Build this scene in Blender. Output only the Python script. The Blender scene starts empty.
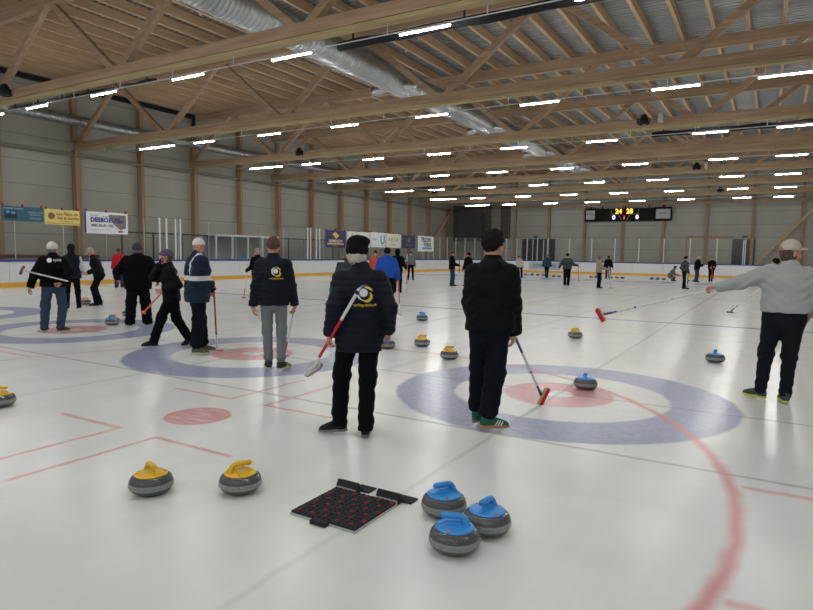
import bpy, math, random
import numpy as np
from mathutils import Vector, Matrix
from mathutils.bvhtree import BVHTree

SC = bpy.context.scene
COL = SC.collection
# ---------------------------------------------------------------- camera, light, exposure
F_PX, PITCH, ROLL, YAW, CAM_H = 610.0, 0.085, 0.015, 0.537, 1.64
cam_d = bpy.data.cameras.new('camera')
cam = bpy.data.objects.new('camera', cam_d); COL.objects.link(cam)
cam_d.sensor_fit = 'HORIZONTAL'; cam_d.sensor_width = 36.0; cam_d.lens = F_PX/813.0*36.0
cam_d.clip_end = 300
fwd = Vector((-math.sin(YAW)*math.cos(PITCH), math.cos(YAW)*math.cos(PITCH), -math.sin(PITCH)))
right0 = Vector((math.cos(YAW), math.sin(YAW), 0)); up0 = right0.cross(fwd)
right = right0*math.cos(ROLL) + up0*math.sin(ROLL)
up = up0*math.cos(ROLL) - right0*math.sin(ROLL)
mw = Matrix((( right.x, up.x, -fwd.x, 0), (right.y, up.y, -fwd.y, 0), (right.z, up.z, -fwd.z, CAM_H), (0,0,0,1)))
cam.matrix_world = mw
SC.camera = cam
W = bpy.data.worlds.new('world'); SC.world = W; W.use_nodes = True
W.node_tree.nodes['Background'].inputs[0].default_value = (0.80, 0.88, 1.0, 1)
W.node_tree.nodes['Background'].inputs[1].default_value = 0.20
SC.view_settings.view_transform = 'Standard'; SC.view_settings.look = 'None'
SC.view_settings.gamma = 1.0; SC.view_settings.use_curve_mapping = False
SC.view_settings.exposure = 0.86
TUBE_STRENGTH = 95.0

# ---------------------------------------------------------------- materials
def srgb(r, g, b):
    f = lambda c: (c/255.0/12.92) if c/255.0 <= .04045 else ((c/255.0+.055)/1.055)**2.4
    return (f(r), f(g), f(b), 1)
class NT:
    def __init__(s, nt): s.nt = nt
    def n(s, t, **k):
        o = s.nt.nodes.new(t)
        for a, v in k.items(): setattr(o, a, v)
        return o
    def put(s, sock, v):
        if isinstance(v, bpy.types.NodeSocket): s.nt.links.new(v, sock)
        elif v is not None: sock.default_value = v
    def m(s, op, a, b=None, c=None, clamp=False):
        o = s.n('ShaderNodeMath', operation=op, use_clamp=clamp)
        s.put(o.inputs[0], a); s.put(o.inputs[1], b); s.put(o.inputs[2], c)
        return o.outputs[0]
    def ss(s, v, a, b, lo=0.0, hi=1.0):
        o = s.n('ShaderNodeMapRange', interpolation_type='SMOOTHSTEP')
        s.put(o.inputs[0], v); s.put(o.inputs[1], a); s.put(o.inputs[2], b); s.put(o.inputs[3], lo); s.put(o.inputs[4], hi)
        return o.outputs[0]
    def mix(s, f, a, b):
        o = s.n('ShaderNodeMix', data_type='RGBA')
        s.put(o.inputs[0], f); s.put(o.inputs[6], a); s.put(o.inputs[7], b)
        return o.outputs[2]
    def noise(s, vec, scale, detail=3, rough=.5):
        o = s.n('ShaderNodeTexNoise'); s.put(o.inputs['Vector'], vec)
        o.inputs['Scale'].default_value = scale; o.inputs['Detail'].default_value = detail; o.inputs['Roughness'].default_value = rough
        return o.outputs[0]
    def coords(s, kind='Object'):
        return s.n('ShaderNodeTexCoord').outputs[kind]
    def mapping(s, vec, scale=(1,1,1), rot=(0,0,0)):
        o = s.n('ShaderNodeMapping'); s.put(o.inputs[0], vec); o.inputs['Scale'].default_value = scale; o.inputs['Rotation'].default_value = rot
        return o.outputs[0]
    def bump(s, h, strength=.3, dist=.01):
        o = s.n('ShaderNodeBump'); s.put(o.inputs['Height'], h); o.inputs['Strength'].default_value = strength; o.inputs['Distance'].default_value = dist
        return o.outputs[0]
def base_mat(name, rough=.6, metal=0.0, spec=.5):
    m = bpy.data.materials.new(name); m.use_nodes = True
    b = m.node_tree.nodes['Principled BSDF']
    b.inputs['Roughness'].default_value = rough; b.inputs['Metallic'].default_value = metal
    b.inputs['Specular IOR Level'].default_value = spec
    return m, b, NT(m.node_tree)
MATS = {}
def mat(name, col, rough=.6, metal=0., var=.12, vscale=6., bump=0., bscale=60., spec=.5, stretch=(1,1,1), kind='Object'):
    if name in MATS: return MATS[name]
    m, b, t = base_mat(name, rough, metal, spec)
    v = t.mapping(t.coords(kind), stretch)
    n = t.noise(v, vscale, 4)
    f = t.m('MULTIPLY_ADD', n, 2*var, 1-var)
    o = t.n('ShaderNodeVectorMath', operation='SCALE'); o.inputs[0].default_value = col[:3]; t.put(o.inputs['Scale'], f)
    t.put(b.inputs['Base Color'], o.outputs[0])
    if bump: t.put(b.inputs['Normal'], t.bump(t.noise(v, bscale, 3), bump, .01))
    MATS[name] = m
    return m
def cloth(name, rgb, rough=.85, bump=.25, bscale=90, var=.15, spec=.25):
    return mat(name, srgb(*rgb), rough, 0, var, 9., bump, bscale, spec)
def wood_mat(name, c1, c2, axis, rough=.7):
    if name in MATS: return MATS[name]
    m, b, t = base_mat(name, rough, 0, .35)
    sc = [7., 7., 7.]; sc[axis] = .35
    v = t.mapping(t.coords(), tuple(sc))
    n1 = t.noise(v, 1.6, 5, .6)
    v2 = t.mapping(t.coords(), tuple([s*(5 if i != axis else 2) for i, s in enumerate(sc)]))
    n2 = t.noise(v2, 1.5, 3, .6)
    f = t.m('ADD', t.m('MULTIPLY', n1, .7), t.m('MULTIPLY', n2, .3))
    f = t.ss(f, .35, .65)
    t.put(b.inputs['Base Color'], t.mix(f, c1, c2))
    t.put(b.inputs['Normal'], t.bump(n2, .15, .01))
    MATS[name] = m
    return m
def emit(name, col, strength):
    if name in MATS: return MATS[name]
    m, b, t = base_mat(name, .4)
    b.inputs['Base Color'].default_value = col; b.inputs['Emission Color'].default_value = col; b.inputs['Emission Strength'].default_value = strength
    MATS[name] = m
    return m

# ---------------------------------------------------------------- mesh building
class MB:
    def __init__(s): s.v = []; s.f = []; s.mi = []; s.sm = []; s.cur = 0; s.smooth = False
    def add(s, vs, fs, smooth=None):
        o = len(s.v); s.v += [tuple(float(c) for c in v) for v in vs]
        for f in fs: s.f.append(tuple(i+o for i in f)); s.mi.append(s.cur); s.sm.append(s.smooth if smooth is None else smooth)
        return s
    def box(s, a, b):
        x0, y0, z0 = a; x1, y1, z1 = b
        return s.add([(x0,y0,z0),(x1,y0,z0),(x1,y1,z0),(x0,y1,z0),(x0,y0,z1),(x1,y0,z1),(x1,y1,z1),(x0,y1,z1)],
            [(0,3,2,1),(4,5,6,7),(0,1,5,4),(1,2,6,5),(2,3,7,6),(3,0,4,7)], False)
    def bbox(s, a, b, r):                      # box with chamfered edges
        c = [(a[i]+b[i])/2 for i in range(3)]; h = [abs(b[i]-a[i])/2 for i in range(3)]
        r = min([r]+[x*.49 for x in h]); vs = []; idx = {}
        for sx in (-1,1):
            for sy in (-1,1):
                for sz in (-1,1):
                    for ax in range(3):
                        p = [sx*(h[0]-(0 if ax==0 else r)), sy*(h[1]-(0 if ax==1 else r)), sz*(h[2]-(0 if ax==2 else r))]
                        idx[(sx,sy,sz,ax)] = len(vs); vs.append([p[i]+c[i] for i in range(3)])
        fs = []
        def q(l): fs.append([idx[k] for k in l])
        for sx in (-1,1): q([(sx,-1,-1,0),(sx,1,-1,0),(sx,1,1,0),(sx,-1,1,0)][::sx])
        for sy in (-1,1): q([(-1,sy,-1,1),(-1,sy,1,1),(1,sy,1,1),(1,sy,-1,1)][::sy])
        for sz in (-1,1): q([(-1,-1,sz,2),(1,-1,sz,2),(1,1,sz,2),(-1,1,sz,2)][::sz])
        for sy in (-1,1):
            for sz in (-1,1): q([(-1,sy,sz,1),(1,sy,sz,1),(1,sy,sz,2),(-1,sy,sz,2)][::-sy*sz])
        for sx in (-1,1):
            for sz in (-1,1): q([(sx,-1,sz,0),(sx,1,sz,0),(sx,1,sz,2),(sx,-1,sz,2)][::sx*sz])
        for sx in (-1,1):
            for sy in (-1,1): q([(sx,sy,-1,0),(sx,sy,1,0),(sx,sy,1,1),(sx,sy,-1,1)][::-sx*sy])
        for sx in (-1,1):
            for sy in (-1,1):
                for sz in (-1,1): q([(sx,sy,sz,0),(sx,sy,sz,1),(sx,sy,sz,2)][::sx*sy*sz])
        return s.add(vs, fs, False)
    def beam(s, a, b, w, h, upv=(0,0,1)):      # rectangular bar from a to b
        a = Vector(a); b = Vector(b); d = (b-a).normalized(); u = Vector(upv)
        sd = d.cross(u).normalized(); uu = sd.cross(d).normalized()
        vs = []
        for p in (a, b):
            for i, j in ((-1,-1),(1,-1),(1,1),(-1,1)): vs.append(p + sd*(i*w/2) + uu*(j*h/2))
        return s.add(vs, [(0,1,2,3),(7,6,5,4),(0,4,5,1),(1,5,6,2),(2,6,7,3),(3,7,4,0)], False)
    def tube(s, pts, r, n=10, caps=True):
        pts = [Vector(p) for p in pts]; rs = r if isinstance(r, (list, tuple)) else [r]*len(pts)
        vs = []; ref = None
        for i, p in enumerate(pts):
            d = (pts[min(i+1, len(pts)-1)] - pts[max(i-1, 0)]).normalized()
            if ref is None: ref = d.orthogonal().normalized()
            else: ref = (ref - d*ref.dot(d)).normalized()
            bn = d.cross(ref)
            for k in range(n):
                a = 2*math.pi*k/n; vs.append(p + (ref*math.cos(a)+bn*math.sin(a))*rs[i])
        fs = [(i*n+k, i*n+(k+1)%n, (i+1)*n+(k+1)%n, (i+1)*n+k) for i in range(len(pts)-1) for k in range(n)]
        s.add(vs, fs, True)
        if caps: s.add(vs[:n], [tuple(range(n))[::-1]], False); s.add(vs[-n:], [tuple(range(n))], False)
        return s
    def lathe(s, prof, n=32, c=(0,0,0)):
        vs = [(c[0]+r*math.cos(2*math.pi*k/n), c[1]+r*math.sin(2*math.pi*k/n), c[2]+z) for r, z in prof for k in range(n)]
        fs = [(i*n+k, i*n+(k+1)%n, (i+1)*n+(k+1)%n, (i+1)*n+k) for i in range(len(prof)-1) for k in range(n)]
        return s.add(vs, fs, True)
    def prism(s, poly, z0, z1):
        n = len(poly); vs = [(x,y,z0) for x,y in poly]+[(x,y,z1) for x,y in poly]
        return s.add(vs, [tuple(range(n))[::-1], tuple(range(n,2*n))]+[(k,(k+1)%n,n+(k+1)%n,n+k) for k in range(n)], False)
    def build(s, name, mats, parent=None, loc=None, M=None):
        me = bpy.data.meshes.new(name)
        vs = s.v if M is None else [tuple(M @ Vector(v)) for v in s.v]
        me.from_pydata(vs, [], s.f)
        if not isinstance(mats, (list, tuple)): mats = [mats]
        for m in mats: me.materials.append(m)
        me.polygons.foreach_set('material_index', s.mi); me.polygons.foreach_set('use_smooth', s.sm)
        me.update()
        return link(name, me, parent, loc)
def link(name, me, parent=None, loc=None):
    o = bpy.data.objects.new(name, me); COL.objects.link(o)
    if loc is not None: o.location = loc
    if parent is not None: o.parent = parent
    return o
def thing(name, label, cat, loc=(0,0,0), rz=0., group=None):
    o = bpy.data.objects.new(name, None); COL.objects.link(o); o.empty_display_size = .1
    o.location = loc; o.rotation_euler = (0,0,rz)
    return tag(o, label, cat, group)
def tag(o, label=None, cat=None, group=None, kind=None):
    if label: o['label'] = label
    if cat: o['category'] = cat
    if group: o['group'] = group
    if kind: o['kind'] = kind
    return o
def dup(o, parent=None, loc=None, rz=None, label=None, group=None):
    c = o.copy(); COL.objects.link(c)
    if parent is not None: c.parent = parent
    if loc is not None: c.location = loc
    if rz is not None: c.rotation_euler = (0,0,rz)
    if label: c['label'] = label
    if group: c['group'] = group
    for ch in CH.get(o.name, []):
        CH.setdefault(c.name, []).append(dup(ch, c))
    return c
CH = {}
def kids(o): CH[o.name] = [c for c in COL.objects if c.parent == o]; [kids(c) for c in CH[o.name]]
ORD = ['first','second','third','fourth','fifth','sixth','seventh','eighth','ninth','tenth','eleventh','twelfth','thirteenth','fourteenth','fifteenth','sixteenth','seventeenth','eighteenth','nineteenth','twentieth',
 'twenty-first','twenty-second','twenty-third','twenty-fourth','twenty-fifth','twenty-sixth','twenty-seventh','twenty-eighth','twenty-ninth','thirtieth','thirty-first','thirty-second','thirty-third','thirty-fourth','thirty-fifth','thirty-sixth','thirty-seventh','thirty-eighth','thirty-ninth','fortieth','forty-first','forty-second']
def text_mesh(txt, size, font_bold=0.0, spacing=1.0, align='CENTER', shear=0.0):
    cu = bpy.data.curves.new('t', 'FONT'); cu.body = txt; cu.size = size; cu.align_x = align; cu.align_y = 'CENTER'
    cu.offset = font_bold; cu.space_character = spacing; cu.shear = shear; cu.resolution_u = 2
    o = bpy.data.objects.new('t', cu); COL.objects.link(o)
    dg = bpy.context.evaluated_depsgraph_get(); ev = o.evaluated_get(dg); me = ev.to_mesh()
    vs = [tuple(v.co) for v in me.vertices]; fs = [tuple(p.vertices) for p in me.polygons]
    ev.to_mesh_clear(); bpy.data.objects.remove(o); bpy.data.curves.remove(cu)
    return vs, fs

# ================================================================ SETTING
XW, YW, XB, YB = -30.3, 62.0, -26.5, 55.3     # left wall, end wall, left boards, end boards
XR, YF = 12.0, -14.5                           # right and front limits of the hall
TR_Y = [-10.6, -3.3, 4.0, 11.3, 18.25, 25.3, 32.3, 39.3, 46.4, 53.4]

# ---- ice with painted markings
def ice_material():
    m, b, t = base_mat('ice', .16)
    b.inputs['IOR'].default_value = 1.31
    co = t.coords(); sp = t.n('ShaderNodeSeparateXYZ'); t.put(sp.inputs[0], co); x0, y0 = sp.outputs[0], sp.outputs[1]
    wob = t.noise(co, 5., 3); wob = t.m('MULTIPLY_ADD', wob, .05, -.025)
    x = t.m('ADD', x0, wob); y = t.m('ADD', y0, wob)
    def absd(v, c): return t.m('ABSOLUTE', t.m('SUBTRACT', v, c))
    def line(d, w, e=.02): return t.ss(d, w/2+e, w/2-e if w/2 > e else 0.0)
    def mul(*a):
        r = a[0]
        for q in a[1:]: r = t.m('MULTIPLY', r, q)
        return r
    def mx(*a):
        r = a[0]
        for q in a[1:]: r = t.m('MAXIMUM', r, q)
        return r
    # base ice: slight tonal variation, streaks along the sheets
    st = t.noise(t.mapping(co, (1.1, .07, 1)), 1.0, 5, .6)
    sx = t.noise(t.mapping(co, (.10, 1.0, 1)), 1.0, 4, .6)
    fine = t.noise(co, 2.2, 6, .7)
    f = t.m('ADD', t.m('ADD', t.m('MULTIPLY', st, .45), t.m('MULTIPLY', sx, .3)), t.m('MULTIPLY', fine, .25))
    base = t.mix(t.ss(f, .35, .65), srgb(226,229,229), srgb(238,240,240))
    # houses: rings repeated over the sheets at both ends
    px = t.m('PINGPONG', t.m('ADD', x, 2.085+4.97*20), 4.97/2)
    col = base
    grime = t.ss(t.noise(co, 14., 5, .75), .2, .75, .72, 1.0)
    for yc, op in ((7.06, 1.0), (41.8, .8)):
        dy = t.m('SUBTRACT', y, yc)
        r = t.m('SQRT', t.m('ADD', t.m('MULTIPLY', px, px), t.m('MULTIPLY', dy, dy)))
        blue = mul(t.ss(r, 1.96, 1.89), t.ss(r, 1.19, 1.26), grime)
        red = mul(t.ss(r, .67, .60), t.ss(r, .13, .2), grime)
        col = t.mix(t.m('MULTIPLY', blue, .92*op), col, srgb(141,149,193))
        col = t.mix(t.m('MULTIPLY', red, .95*op), col, srgb(222,150,156))
    # grey sheet lines
    g1 = mul(line(px, .035, .025), t.ss(y, 3.0, 6.5, .25, 1.0))
    g2 = line(absd(y, 7.12), .03, .03); g3 = line(absd(y, 5.14), .04, .025)
    gs = line(absd(y, 13.5), .08, .04)
    col = t.mix(t.m('MULTIPLY', mx(g1, g2, g3), .55), col, srgb(140,146,146))
    col = t.mix(t.m('MULTIPLY', gs, .25), col, srgb(140,146,146))
    dv = line(t.m('ABSOLUTE', t.m('SUBTRACT', px, 4.97/2)), .12, .08)
    col = t.mix(t.m('MULTIPLY', mul(dv, t.ss(y, 3.0, 7.0)), .12), col, srgb(120,126,126))
    # hockey lines
    bl = mx(line(absd(y, 16.35), .24, .05), line(absd(y, 37.6), .3, .05))
    col = t.mix(t.m('MULTIPLY', bl, .75), col, srgb(130,133,178))
    rl = line(absd(y, 26.8), .25, .08)
    col = t.mix(t.m('MULTIPLY', rl, .4), col, srgb(210,130,130))
    # face-off circle, spot and marks
    xc, yc = -4.80, 4.05
    dx = t.m('SUBTRACT', x, xc); dy = t.m('SUBTRACT', y, yc)
    ax = t.m('ABSOLUTE', dx); ay = t.m('ABSOLUTE', dy)
    r = t.m('SQRT', t.m('ADD', t.m('MULTIPLY', dx, dx), t.m('MULTIPLY', dy, dy)))
    patch = t.ss(x, -6.5, -1.0, .38, .85)
    circ = mul(line(t.m('ABSOLUTE', t.m('SUBTRACT', r, 4.71)), .07, .05), patch)
    hash_ = mul(line(t.m('ABSOLUTE', t.m('SUBTRACT', ay, .86)), .05, .04), t.ss(ax, 4.68, 4.72), t.ss(ax, 5.7, 5.6), .55)
    spot = mul(t.ss(r, .33, .28), t.ss(t.noise(t.mapping(co, (2, 14, 1), (0,0,.6)), 1.5, 3), .3, .62, .6, 1.0), .85)
    rim = mul(line(t.m('ABSOLUTE', t.m('SUBTRACT', r, .3)), .04, .02), .9)
    la = mul(line(t.m('ABSOLUTE', t.m('SUBTRACT', ax, .26)), .05, .022), t.ss(ay, .64, .68), t.ss(ay, 1.95, 1.85))
    lb = mul(line(t.m('ABSOLUTE', t.m('SUBTRACT', ay, .68)), .05, .022), t.ss(ax, .24, .27), t.ss(ax, 1.22, 1.16))
    ls = mul(mx(la, lb), .75, t.ss(t.noise(co, 3., 3), .25, .6, .6, 1.0))
    col = t.mix(mx(circ, hash_, spot, rim, ls), col, srgb(216,142,148))
    t.put(b.inputs['Base Color'], col)
    sc1 = t.noise(t.mapping(co, (1.5, .5, 1)), 3.0, 6, .75)
    t.put(b.inputs['Roughness'], t.ss(sc1, .2, .8, .20, .27))
    bm = t.m('ADD', t.m('MULTIPLY', t.noise(co, 9., 4, .6), .7), t.m('MULTIPLY', t.noise(co, 70., 3), .12))
    t.put(b.inputs['Normal'], t.bump(bm, .17, .01))
    return m
def rounded_corner(x0, y0, r, n=10):           # left end corner arc points
    return [(x0+r-r*math.cos(a), y0-r+r*math.sin(a)) for a in [math.pi/2*i/n for i in range(n+1)]]
R_C = 6.2
arc = rounded_corner(XB, YB, R_C)
mb = MB(); mb.add([(x,y,0) for x,y in [(XB,YF)]+arc+[(XR-1,YB),(XR-1,YF)]][::-1], [tuple(range(len(arc)+3))])
tag(mb.build('floor', ice_material()), kind='structure')
m_conc = mat('concrete', srgb(120,118,112), .7, var=.1, vscale=2)
mb = MB(); mb.box((XW-.3,YF-.3,-.3),(XR+.3,YW+.3,-.04))
tag(mb.build('floor', m_conc), kind='structure')

# ---- walls with panel joints
def panel_mat(name, rgb, step=1.15):
    m, b, t = base_mat(name, .5, 0, .3)
    co = t.coords(); sp = t.n('ShaderNodeSeparateXYZ'); t.put(sp.inputs[0], co)
    z = t.m('PINGPONG', sp.outputs[2], step/2)
    j = t.ss(z, .004, .022)
    n = t.noise(co, .6, 4)
    c = t.mix(t.ss(n, .3, .7), srgb(*[v*.96 for v in rgb]), srgb(*rgb))
    t.put(b.inputs['Base Color'], t.mix(j, srgb(*[v*.7 for v in rgb]), c))
    ribs = t.m('PINGPONG', sp.outputs[2], .05)
    t.put(b.inputs['Normal'], t.bump(t.m('ADD', j, t.m('MULTIPLY', ribs, 4.)), .25, .01))
    return m
m_wall = panel_mat('wall_panel', (176,174,163))
for nm, a, b in (('wall_left', (XW-.25,YF-.2,-.04), (XW,YW+.2,10.3)), ('wall_far', (XW-.05,YW,-.04), (XR+.1,YW+.25,10.3)),
                 ('wall_right', (XR,YF-.2,-.04), (XR+.25,YW+.2,10.3)), ('wall_front', (XW-.05,YF-.25,-.04), (XR+.1,YF,10.3))):
    mb = MB(); mb.box(a, b); tag(mb.build(nm, m_wall), kind='structure')
# ---- corrugated deck ceiling
m_deck = mat('galvanised_deck', srgb(150,152,152), .42, .55, var=.08, vscale=3)
mb = MB(); prof = []; y = YF
while y < YW+.1:
    prof += [(y, 9.93), (y+.10, 9.93), (y+.125, 9.985), (y+.225, 9.985)]; y += .25
vs = [(XW-.2,y,z) for y,z in prof]+[(XR+.2,y,z) for y,z in prof]; n = len(prof)
mb.add(vs, [(i,i+1,n+i+1,n+i) for i in range(n-1)]); mb.box((XW-.2,YF-.2,10.02),(XR+.2,YW+.2,10.12))
tag(mb.build('ceiling', m_deck), kind='structure')

W1, W2 = srgb(160,133,109), srgb(188,160,132)
m_wx = wood_mat('wood_along_x', W1, W2, 0); m_wy = wood_mat('wood_along_y', srgb(188,156,122), srgb(212,180,144), 1); m_wz = wood_mat('wood_upright', srgb(150,122,96), srgb(176,146,116), 2)
m_wpale = wood_mat('pale_wood', srgb(166,148,110), srgb(192,174,134), 0, .85)
m_dark = mat('black_metal', srgb(26,27,30), .5, .2)
m_steel = mat('steel', srgb(165,168,172), .35, .8, var=.06)
m_white = mat('white_paint', srgb(226,228,230), .45, var=.03)
m_alu = mat('pale_aluminium', srgb(205,208,210), .4, .4, var=.04)

# ---- roof trusses
BN = [-30.3,-23.45,-16.55,-9.65,-2.6,4.35,11.3]
TN = [-26.9,-20.0,-13.1,-6.15,.85,7.8]
def truss_name(y):
    i = TR_Y.index(y)
    return ['unseen well behind the viewpoint','unseen just behind the viewpoint','unseen just overhead','nearest in view','second in view','third in view','fourth in view','fifth in view','sixth in view','last in view'][i]
for y in TR_Y:
    t = thing('roof_truss', 'wooden roof truss spanning the hall, %s' % truss_name(y), 'roof truss', (0,y,0), 0)
    mb = MB(); mb.box((XW+.02,-.11,6.61),(XR-.02,.11,6.90)); mb.build('bottom_chord', m_wx, t)
    mb = MB(); mb.box((XW+.02,-.10,6.50),(XR-.02,.12,6.59)); mb.box((XW+.02,-.07,6.58),(XR-.02,.07,6.62)); mb.build('lower_plank', m_wpale, t)
    mb = MB(); mb.box((XW+.02,-.11,9.2),(XR-.02,.11,9.62)); mb.build('top_chord', m_wx, t)
    nodes = []
    for i in range(6): nodes += [((BN[i]+.18, 6.88), (TN[i]-.15, 9.22)), ((TN[i]+.15, 9.22), (BN[i+1]-.18, 6.88))]
    for (xa,za),(xb,zb) in nodes:
        mb = MB(); e = .06 if zb > za else -.06; mb.beam((xa,0,za-e),(xb,0,zb+e), .20, .18, (0,1,0))
        mb.build('diagonal', m_wx, t)
# joists along the hall above the trusses
jx = -29.75; i = 0
while jx < XR-.3:
    mb = MB(); mb.box((jx-.06, YF+.05, 9.62), (jx+.06, YW-.05, 9.93))
    o = mb.build('roof_joist', m_wy)
    tag(o, 'wooden roof joist under the metal deck, %s from the left wall' % ORD[i], 'joist', 'roof joists'); jx += 1.06; i += 1
# ---- strip lights
m_tube = emit('lit_diffuser', (.985, 1.0, .965, 1), TUBE_STRENGTH)
def strip(L):
    t = thing('strip_light', 'x', 'strip light')
    mb = MB(); mb.bbox((-L/2,-.026,.0),(L/2,.026,.035), .008); mb.build('housing', m_white, t)
    mb = MB(); n = 8
    vs = []
    for xx in (-L/2+.02, L/2-.02):
        for k in range(n+1):
            a = math.pi*k/n; vs.append((xx, .022*math.cos(a), -.026*math.sin(a)))
    mb.add(vs, [(k,k+1,n+2+k,n+1+k) for k in range(n)], True); mb.add(vs, [tuple(range(n+1))[::-1], tuple(range(n+1,2*n+2))], False)
    mb.build('diffuser', m_tube, t); kids(t)
    return t
T_S = {1.22: strip(1.22), 1.5: strip(1.5), 2.4: strip(2.4)}; used = set()
C_ = [-24.2,-21.0,-17.1,-13.45,-9.8,-6.1,-2.2,.5,4.2,7.9]
LX = {-10.6:([-14,-10.4,-6.8,-3.2,.4,4.0,7.6],1.5), 4.0:([-26,-23,-20,-17,-14,-11,-8,-5,-2,1,4,7],1.5), -3.3:([-20,-17,-14,-11,-8,-5,-2,1,4,7],1.5),  # unseen rows overhead and behind, added and packed closer to brighten the near ice
 11.3:([-24.2,-20.9,-17.3,-13.6,-10.0,-6.4,-2.7,1.0],1.22), 18.25:([-24.1,-21.0,-17.3,-13.6,-10.0,-6.3,-2.5,0.05,3.6],1.22),
 25.3:(C_,1.22), 32.3:(C_,1.22), 39.3:(C_,1.22), 46.4:(C_,1.22), 53.4:(C_,1.22)}
for y,(xs,L) in LX.items():
    cd = MB(); cd.tube([(XW+.1,y,6.275),(XR-.1,y,6.275)], .014, 6)
    for xx in np.arange(-28, 9, 2.3): cd.box((xx-.01,y-.01,6.27),(xx+.01,y+.01,6.51))
    tag(cd.build('cable_conduit', m_alu), 'pale metal conduit under the roof truss %s' % truss_name(y), 'conduit')
    for j, xx in enumerate(xs):
        k = 2.4 if (y > 11 and j == 0) else L
        lb = 'white strip light on the truss %s, %s from the left' % (truss_name(y), ORD[j])
        if k in used: dup(T_S[k], None, (xx,y,6.22), 0, lb, 'strip lights under the trusses')
        else:
            used.add(k); o = T_S[k]; o.location = (xx,y,6.22); o['label'] = lb; o['group'] = 'strip lights under the trusses'
# ---- wall posts and rail
for i, y in enumerate([-11.1,-7.45,-3.8,-0.15,3.5,7.15,10.8,14.45,18.1,21.75,25.4,29.05,32.7,36.35,40.0,43.65,47.3,50.95,54.6,58.25]):
    big = i % 2 == 0 and i != 0
    mb = MB(); mb.box((XW,y-(.13 if big else .1),-.04),(XW+.36,y+(.13 if big else .1),(6.48 if big else 9.6)))
    if big: mb.box((XW,y-.13,6.92),(XW+.2,y+.13,9.18))
    tag(mb.build('wall_post', m_wz), 'wooden post on the left wall, %s from the front corner' % ORD[i], 'post', 'left wall posts')
i = 0
for x in [-27.2+3.66*k for k in range(11)]:
    mb = MB(); mb.box((x-.12,YW-.3,-.04),(x+.12,YW,9.6))
    tag(mb.build('wall_post', m_wz), 'wooden post on the end wall, %s from the left corner' % ORD[i], 'post', 'end wall posts'); i += 1
mb = MB(); mb.box((XW+.02,YF+.1,6.26),(XW+.14,YW-.1,6.40))
mb.tube([(XW+.44,YF+.1,6.2),(XW+.44,YW-.4,6.2)], .035, 8)
tag(mb.build('wall_rail', mat('dull_rail', srgb(150,144,132), .8, var=.08, spec=.2)), 'metal rail running along the left wall at truss height', 'rail')
mb = MB(); mb.box((XW+.4,YW-.36,6.5),(XR-.1,YW-.3,6.72))
tag(mb.build('wall_beam', m_wx), 'wooden beam across the top of the end wall', 'beam')
def brace(a, b, lb, w=.2):
    mb = MB(); mb.beam(a, b, w, .22); tag(mb.build('wall_brace', m_wy), lb, 'brace')
brace((-1.6,YW-.42,.6),(2.9,YW-.42,6.0), 'diagonal wooden brace at the right end of the end wall', .12)
brace((-27.1,YW-.42,6.3),(-23.7,YW-.42,.6), 'diagonal wooden brace on the end wall near the dark net', .12)
brace((XW+.42,54.6,2.2),(XW+.42,59.5,6.3), 'diagonal wooden brace at the far end of the left wall', .12)
# ---- ducts
m_duct = mat('spiral_duct', srgb(178,182,184), .32, .75, var=.08, vscale=2.5)
def spiral(name, x, z, r, y0, y1, pitch, lb):
    pts = []; rs = []; y = y0
    while y < y1: pts += [(x,y,z),(x,y+pitch*.8,z),(x,y+pitch*.9,z)]; rs += [r,r,r+.012]; y += pitch
    mb = MB(); mb.tube(pts, rs, 28); o = mb.build(name, m_duct); tag(o, lb, 'duct'); return o
big = spiral('ventilation_duct', -12.45, 8.05, .47, 5, 58, .16, 'large round spiral metal duct running the length of the roof')
for k, y in enumerate((19.9, 28.4, 36.5, 44)):
    for sx in (-1, 1):
        mb = MB(); mb.tube([(-12.45+sx*.4, y, 7.85),(-12.45+sx*1.0, y, 7.75)], .16, 16, True); mb.tube([(-12.45+sx*.98, y, 7.75),(-12.45+sx*1.03, y, 7.74)], .2, 16)
        mb.build('outlet', m_duct, big)
spiral('ventilation_duct', XW+.58, 7.86, .24, 9, 60, .14, 'smaller round metal duct running along the left wall')
mb = MB(); mb.beam((XW+.48,YF+.2,9.42),(XW+.48,25.2,9.46), .18, .22); mb.beam((XW+.48,25.15,9.5),(XW+.48,25.15,8.9), .16, .16, (1,0,0))
tag(mb.build('black_pipe', m_dark), 'black pipe along the top of the left wall ending in a drop', 'pipe')
for (xa, xb, y, z, lb) in ((-9.0, 6, 11.85, 6.44, 'rolled black curtain under the nearest truss'), (-4.3, 6, 25.85, 6.40, 'rolled black curtain under the third truss'), (-23.5, -15.5, 11.75, 6.50, 'thin rolled black curtain at the left end of the nearest truss')):
    pts = [(xa+(xb-xa)*i/24, y, z+.015*math.sin(i*1.7)) for i in range(25)]
    mb = MB(); mb.tube(pts, [(.10 if 'thin' not in lb else .05)+.012*math.sin(i*2.3) for i in range(25)], 12)
    o = mb.build('rolled_curtain', cloth('black_canvas', (30,31,36)), None)
    tag(o, lb, 'rolled curtain')
    mb = MB()
    for i in range(6): xx = xa+.4+(xb-xa-.8)*i/5; mb.box((xx-.015,y-.02,z),(xx+.015,y+.02,6.75)); mb.box((xx-.015,y-.48,6.72),(xx+.015,y+.02,6.76))
    mb.build('strap', m_dark, o)
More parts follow.
